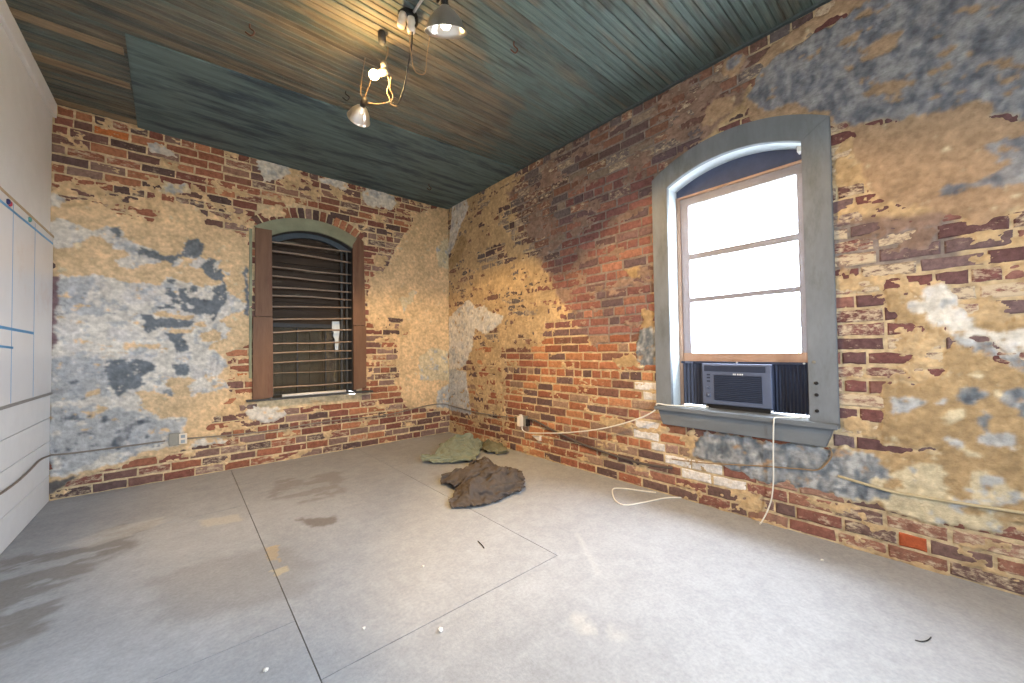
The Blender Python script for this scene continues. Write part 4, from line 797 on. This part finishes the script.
# small iron hooks
for (q, z, lab) in (((250, 24), HC, 'rusty hook in the boards left of the lamps'), ((514, 42), HC, 'rusty hook in the teal boards right of the lamps'), ((429, 184), HC-.02, 'thin wire hook in the flat panel near the corner'), ((346, 91), HC, 'black hook in the boards beside the small reflector lamp')):
    c = Vector(hit(*q, 2, z)); s = .05
    tag(tube('ceiling_hook', [c+Vector((0, 0, .004)), c+Vector((0, 0, -s*.5)), c+Vector((s*.45, -s*.2, -s*.9)), c+Vector((s*.1, -s*.1, -s*1.5)), c+Vector((-s*.45, s*.2, -s*1.1))], .0045, MT['rust'] if q[0] != 346 else MT['black'], None, 6, 5), lab, 'hook', 'hooks in the ceiling')

# ------------------------------------------------------------------ clothes on the floor
def seg_dist(X, Y, P):
    D = np.full(X.shape, 1e9); S = np.zeros(X.shape)
    for (ax_, ay), (bx_, by) in zip(P, P[1:]):
        dx, dy = bx_-ax_, by-ay; t = np.clip(((X-ax_)*dx+(Y-ay)*dy)/(dx*dx+dy*dy+1e-9), 0, 1)
        d = np.hypot(X-ax_-t*dx, Y-ay-t*dy); s = np.sign(dx*(Y-ay)-dy*(X-ax_)); S = np.where(d < D, s, S); D = np.minimum(D, d)
    return D, S
SIM = []
def garment(name, crop, outline, zhi, H, edge, ang, lam, amp, col, col2, label, seed, res=.016, grow=1.2, bend=.12, heap_h=.75, ridges=()):
    """a garment dropped in accordion folds over a low heap and left to settle (cloth simulation), then frozen to a mesh"""
    x0, y0, s = crop; ys = [b for _, b in outline]; lo, hi = max(ys), min(ys)
    def w(a, b): t = (lo-b)/(lo-hi); q = hit(x0+a/s, y0+b/s, 2, .01+(zhi-.01)*min(max(t, 0), 1)); return (min(q[0], -.05), min(q[1], -.05))
    P = np.array([w(*q) for q in outline]); C = (P.min(0)+P.max(0))/2
    if isinstance(ang, tuple): f0, f1 = w(*ang[0]), w(*ang[1]); ang = math.atan2(f1[1]-f0[1], f1[0]-f0[0])+math.pi/2
    # heap under the cloth
    g = .016; X, Y = np.meshgrid(np.arange(P[:, 0].min()-.05, P[:, 0].max()+.05, g), np.arange(P[:, 1].min()-.05, P[:, 1].max()+.05, g), indexing='ij')
    d, _ = seg_dist(X, Y, [tuple(p) for p in P]+[tuple(P[0])]); ins = inpoly(X, Y, P); t = np.where(ins, np.clip(d/edge, 0, 1), 0)
    al_ = X*_fw[0]+Y*_fw[1]; pr = P@_fw[:2]; sl = np.clip((al_-pr.min())/(pr.max()-pr.min()), 0, 1)
    Zm = blur((1-(1-t)**2)*(H+(zhi-H)*np.minimum(sl*1.2, 1))*(.55+.9*fbm(X*6, Y*6, seed, 3))*heap_h, 1)-.012
    for rh, rw, pts in ridges:
        D_, S_ = seg_dist(X, Y, [w(*k_) for k_ in pts]); Zm = Zm + .5*rh*np.exp(-(D_/np.where(S_ > 0, rw, rw*.5))**2)*np.clip(t*2, 0, 1)
    nx_, ny_ = X.shape; ix = np.arange(nx_*ny_).reshape(nx_, ny_); q = np.stack([ix[:-1, :-1], ix[1:, :-1], ix[1:, 1:], ix[:-1, 1:]], -1).reshape(-1, 4)
    hm = bpy.data.meshes.new('heap'); hm.from_pydata(np.stack([X, Y, Zm], -1).reshape(-1, 3).tolist(), [], q.tolist()); heap = bpy.data.objects.new('heap', hm); COL.objects.link(heap)
    heap.modifiers.new('c', 'COLLISION'); heap.collision.thickness_outer = .006; heap.collision.cloth_friction = 40
    # flat cut of cloth, larger than its footprint by what the folds take up
    th = np.linspace(0, 2*np.pi, 400); ku = 1/np.cos(amp*np.sin(th)).mean(); kv = 1/.84; ca, sa = math.cos(ang), math.sin(ang)
    Q = (P-C)*grow; R_ = np.stack([(Q[:, 0]*ca+Q[:, 1]*sa)*ku, (-Q[:, 0]*sa+Q[:, 1]*ca)*kv], 1)
    U, V = np.meshgrid(np.arange(R_[:, 0].min(), R_[:, 0].max(), res), np.arange(R_[:, 1].min(), R_[:, 1].max(), res), indexing='ij')
    ins = inpoly(U, V, R_); idx = -np.ones(U.shape, int); idx[ins] = np.arange(ins.sum()); u, v = U[ins], V[ins]
    q = np.stack([idx[:-1, :-1], idx[1:, :-1], idx[1:, 1:], idx[:-1, 1:]], -1).reshape(-1, 4); q = q[(q >= 0).all(1)]
    used = np.zeros(len(u), bool); used[q.ravel()] = True; rm = np.cumsum(used)-1; q = rm[q]; u, v = u[used], v[used]
    us = np.linspace(u.min()-.01, u.max()+.01, 600); vb = np.linspace(v.min(), v.max()+1e-4, 30); XX, ZZ = [], []
    for vv in vb:
        a_ = amp*np.sin(2*np.pi*us/lam+seed+2.4*np.sin(vv*6+seed)+1.4*np.sin(us*8+vv*5)) + .3*np.sin(us*17+vv*12+seed)
        c_, s_ = np.cos(a_), np.sin(a_); hx = us[1]-us[0]
        x_ = np.concatenate([[0], np.cumsum((c_[1:]+c_[:-1])/2)*hx]); z_ = np.concatenate([[0], np.cumsum((s_[1:]+s_[:-1])/2)*hx]); XX.append(x_-x_.mean()); ZZ.append(z_-z_.mean())
    XX, ZZ = np.array(XX), np.array(ZZ); fi = (v-vb[0])/(vb[-1]-vb[0])*29; i0 = np.clip(fi.astype(int), 0, 28); tt = fi-i0; fu = (u-us[0])/(us[-1]-us[0])*599; j0 = np.clip(fu.astype(int), 0, 598); ss = fu-j0
    lerp = lambda M_: (M_[i0, j0]*(1-ss)+M_[i0, j0+1]*ss)*(1-tt)+(M_[i0+1, j0]*(1-ss)+M_[i0+1, j0+1]*ss)*tt
    x1, z1 = lerp(XX), lerp(ZZ); v1 = v*.84; st = np.stack([C[0]+x1*ca-v1*sa, C[1]+x1*sa+v1*ca, z1*.9], 1)
    gi = np.clip(((st[:, 0]-X[0, 0])/g).astype(int), 0, nx_-1); gj = np.clip(((st[:, 1]-Y[0, 0])/g).astype(int), 0, ny_-1); st[:, 2] += np.maximum(Zm[gi, gj], 0)+.02-st[:, 2].min()
    rest = np.stack([C[0]+u*ca-v*sa, C[1]+u*sa+v*ca, 0*u], 1)
    me = bpy.data.meshes.new(name); me.from_pydata(rest.tolist(), [], q.tolist()); me.update(); o = bpy.data.objects.new(name, me); COL.objects.link(o)
    o.shape_key_add(name='rest'); k = o.shape_key_add(name='start'); k.data.foreach_set('co', st.ravel()); k.value = 1.0
    m = o.modifiers.new('cloth', 'CLOTH'); c = m.settings; c.quality = 6; c.mass = .3; c.tension_stiffness = 15; c.compression_stiffness = 15; c.shear_stiffness = 5; c.bending_stiffness = bend; c.air_damping = 2; c.tension_damping = 8; c.compression_damping = 8; c.shear_damping = 6; c.bending_damping = 1
    c.rest_shape_key = me.shape_keys.key_blocks['rest']
    c = m.collision_settings; c.use_self_collision = True; c.self_distance_min = .008; c.distance_min = .006; c.collision_quality = 2; c.friction = 35; c.self_friction = 15
    m.point_cache.frame_start = 1; m.point_cache.frame_end = 60
    SIM.append((name, o, heap, mat(name+'_cloth', lin(col), .95, var=.12, scale=18, bump=.12, bscale=220, col2=lin(col2), c2=(.5, .7), spec=.1), label))
def settle(frames=38):
    fm = bpy.data.meshes.new('f'); fm.from_pydata([(-9, -9, 0), (9, -9, 0), (9, 9, 0), (-9, 9, 0)], [], [(0, 1, 2, 3)]); fo = bpy.data.objects.new('f', fm); COL.objects.link(fo)
    fo.modifiers.new('c', 'COLLISION'); fo.collision.thickness_outer = .006; fo.collision.cloth_friction = 40
    for f in range(1, frames+1): SC.frame_set(f)
    dg = bpy.context.evaluated_depsgraph_get(); res = [bpy.data.meshes.new_from_object(o.evaluated_get(dg)) for _, o, _, _, _ in SIM]
    for _, o, h_, _, _ in SIM: bpy.data.objects.remove(o); bpy.data.objects.remove(h_)
    bpy.data.objects.remove(fo); SC.frame_set(1)
    for (name, _, _, m, label), me in zip(SIM, res):
        me.materials.clear(); me.materials.append(m); me.name = name; n = len(me.vertices); co = np.empty(n*3); me.vertices.foreach_get('co', co); co = co.reshape(-1, 3)
        co[:, 2] = np.maximum(co[:, 2]-co[:, 2].min()+.006, .006); co[:, 0] = np.minimum(co[:, 0], -.02); me.vertices.foreach_set('co', co.ravel()); me.polygons.foreach_set('use_smooth', [True]*len(me.polygons)); me.update()
        o = bpy.data.objects.new(name, me); COL.objects.link(o); s_ = o.modifiers.new('thickness', 'SOLIDIFY'); s_.thickness = .007; s_.offset = 0; b_ = o.modifiers.new('smooth', 'SUBSURF'); b_.levels = 1; b_.render_levels = 1
        tag(o, label, 'clothing', 'clothes heaped on the floor'); print('cloth', name, n, co.min(0), co.max(0))
G = (410, 420, 7.19)
garment('jacket', G, [(250, 335), (275, 322), (300, 345), (330, 340), (400, 305), (430, 290), (450, 238), (480, 232), (560, 252), (620, 258), (650, 292), (690, 284), (740, 302), (790, 352), (812, 400), (800, 445), (735, 460), (725, 490), (680, 505), (600, 545), (480, 600), (400, 630), (345, 635), (335, 590), (345, 460), (300, 440), (280, 425), (245, 425)],
 .15, .05, .20, ((690, 380), (350, 580)), .15, 1.4, (86, 77, 70), (72, 67, 66), 'crumpled brown jacket with long folds nearest the camera on the floor', 3, bend=.2, ridges=[(.07, .07, [(560, 290), (530, 400), (400, 560)]), (.06, .05, [(690, 380), (600, 460), (480, 540), (350, 575)]), (.05, .05, [(265, 385), (340, 375), (430, 335), (500, 345)]), (-.06, .04, [(320, 432), (430, 408), (520, 380)]), (.06, .05, [(480, 262), (560, 285)]), (.05, .05, [(670, 310), (730, 345), (770, 400)]), (-.07, .04, [(650, 300), (700, 370), (720, 440)])])
garment('shirt', G, [(55, 272), (80, 255), (160, 235), (160, 190), (190, 150), (250, 112), (330, 88), (400, 84), (418, 60), (450, 64), (485, 104), (490, 170), (470, 230), (440, 260), (340, 280), (200, 295), (110, 305), (60, 292)],
 .17, .05, .22, ((180, 230), (470, 170)), .14, 1.4, (138, 141, 120), (112, 122, 110), 'pale olive green shirt heaped at the left in the corner', 5, grow=1.1, ridges=[(.06, .06, [(180, 190), (250, 135), (390, 110)]), (.05, .05, [(270, 185), (340, 205), (470, 210)]), (-.06, .04, [(240, 200), (330, 235), (460, 240)]), (.08, .05, [(420, 80), (470, 120), (480, 180)]), (.05, .03, [(300, 175), (400, 165), (470, 190)])])
garment('trousers', G, [(525, 135), (545, 100), (600, 88), (640, 112), (670, 132), (690, 170), (735, 205), (720, 230), (660, 245), (560, 240), (530, 230), (522, 180)],
 .14, .05, .18, ((500, 230), (690, 150)), .15, 1.3, (116, 112, 90), (92, 94, 80), 'darker olive garment bunched against the brick beside the pale shirt', 8, grow=1.05, ridges=[(.09, .05, [(520, 130), (590, 120), (640, 150)]), (-.05, .03, [(540, 210), (570, 160), (660, 150)]), (.05, .04, [(550, 215), (630, 210), (710, 210)])])
settle()

# ------------------------------------------------------------------ crumbs and scraps on the floor
def chunk(q, r, m, nm, lab, cat, seed, grp=None):
    rg = random.Random(seed); c = hit(*q, 2, 0.); bm = bmesh.new(); bmesh.ops.create_icosphere(bm, subdivisions=1, radius=r)
    for v in bm.verts: v.co = Vector((v.co.x*rg.uniform(.7, 1.3), v.co.y*rg.uniform(.7, 1.3), max(v.co.z*rg.uniform(.5, .8), -.45*r)))
    zmin = min(v.co.z for v in bm.verts)
    for v in bm.verts: v.co += Vector((c[0], c[1], .0008-zmin))
    tag(from_bm(nm, bm, m), lab, cat, grp)
wc = mat('plaster_crumb', lin((222, 220, 214)), .9)
chunk((440.5, 631), .013, wc, 'plaster_crumb', 'largest white plaster crumb beside the diagonal floor joint', 'crumb', 1, 'plaster crumbs on the floor')
chunk((266, 671), .010, wc, 'plaster_crumb', 'white plaster crumb near the bottom edge left of the joint', 'crumb', 2, 'plaster crumbs on the floor')
chunk((423, 567), .008, wc, 'plaster_crumb', 'tiny white crumb in the middle of the centre slab', 'crumb', 3, 'plaster crumbs on the floor')
chunk((364, 629), .008, wc, 'plaster_crumb', 'tiny white crumb left of the diagonal joint', 'crumb', 4, 'plaster crumbs on the floor')
chunk((822, 561), .009, wc, 'plaster_crumb', 'small pale crumb at the edge of the shade by the right wall', 'crumb', 5, 'plaster crumbs on the floor')
c = [hit(*q, 2, .003) for q in ((478, 541), (482, 545), (484, 548))]; tag(tube('twig', c, .003, MT['black'], None, 6, 3), 'short dark bit of wire on the centre slab in front of the jacket', 'wire')
c = [hit(*q, 2, .003) for q in ((915, 640), (922, 641.5), (928, 640), (931, 637))]; tag(tube('twig', c, .0018, MT['black'], None, 6, 3), 'short curled dark wire on the floor at the lower right', 'wire')
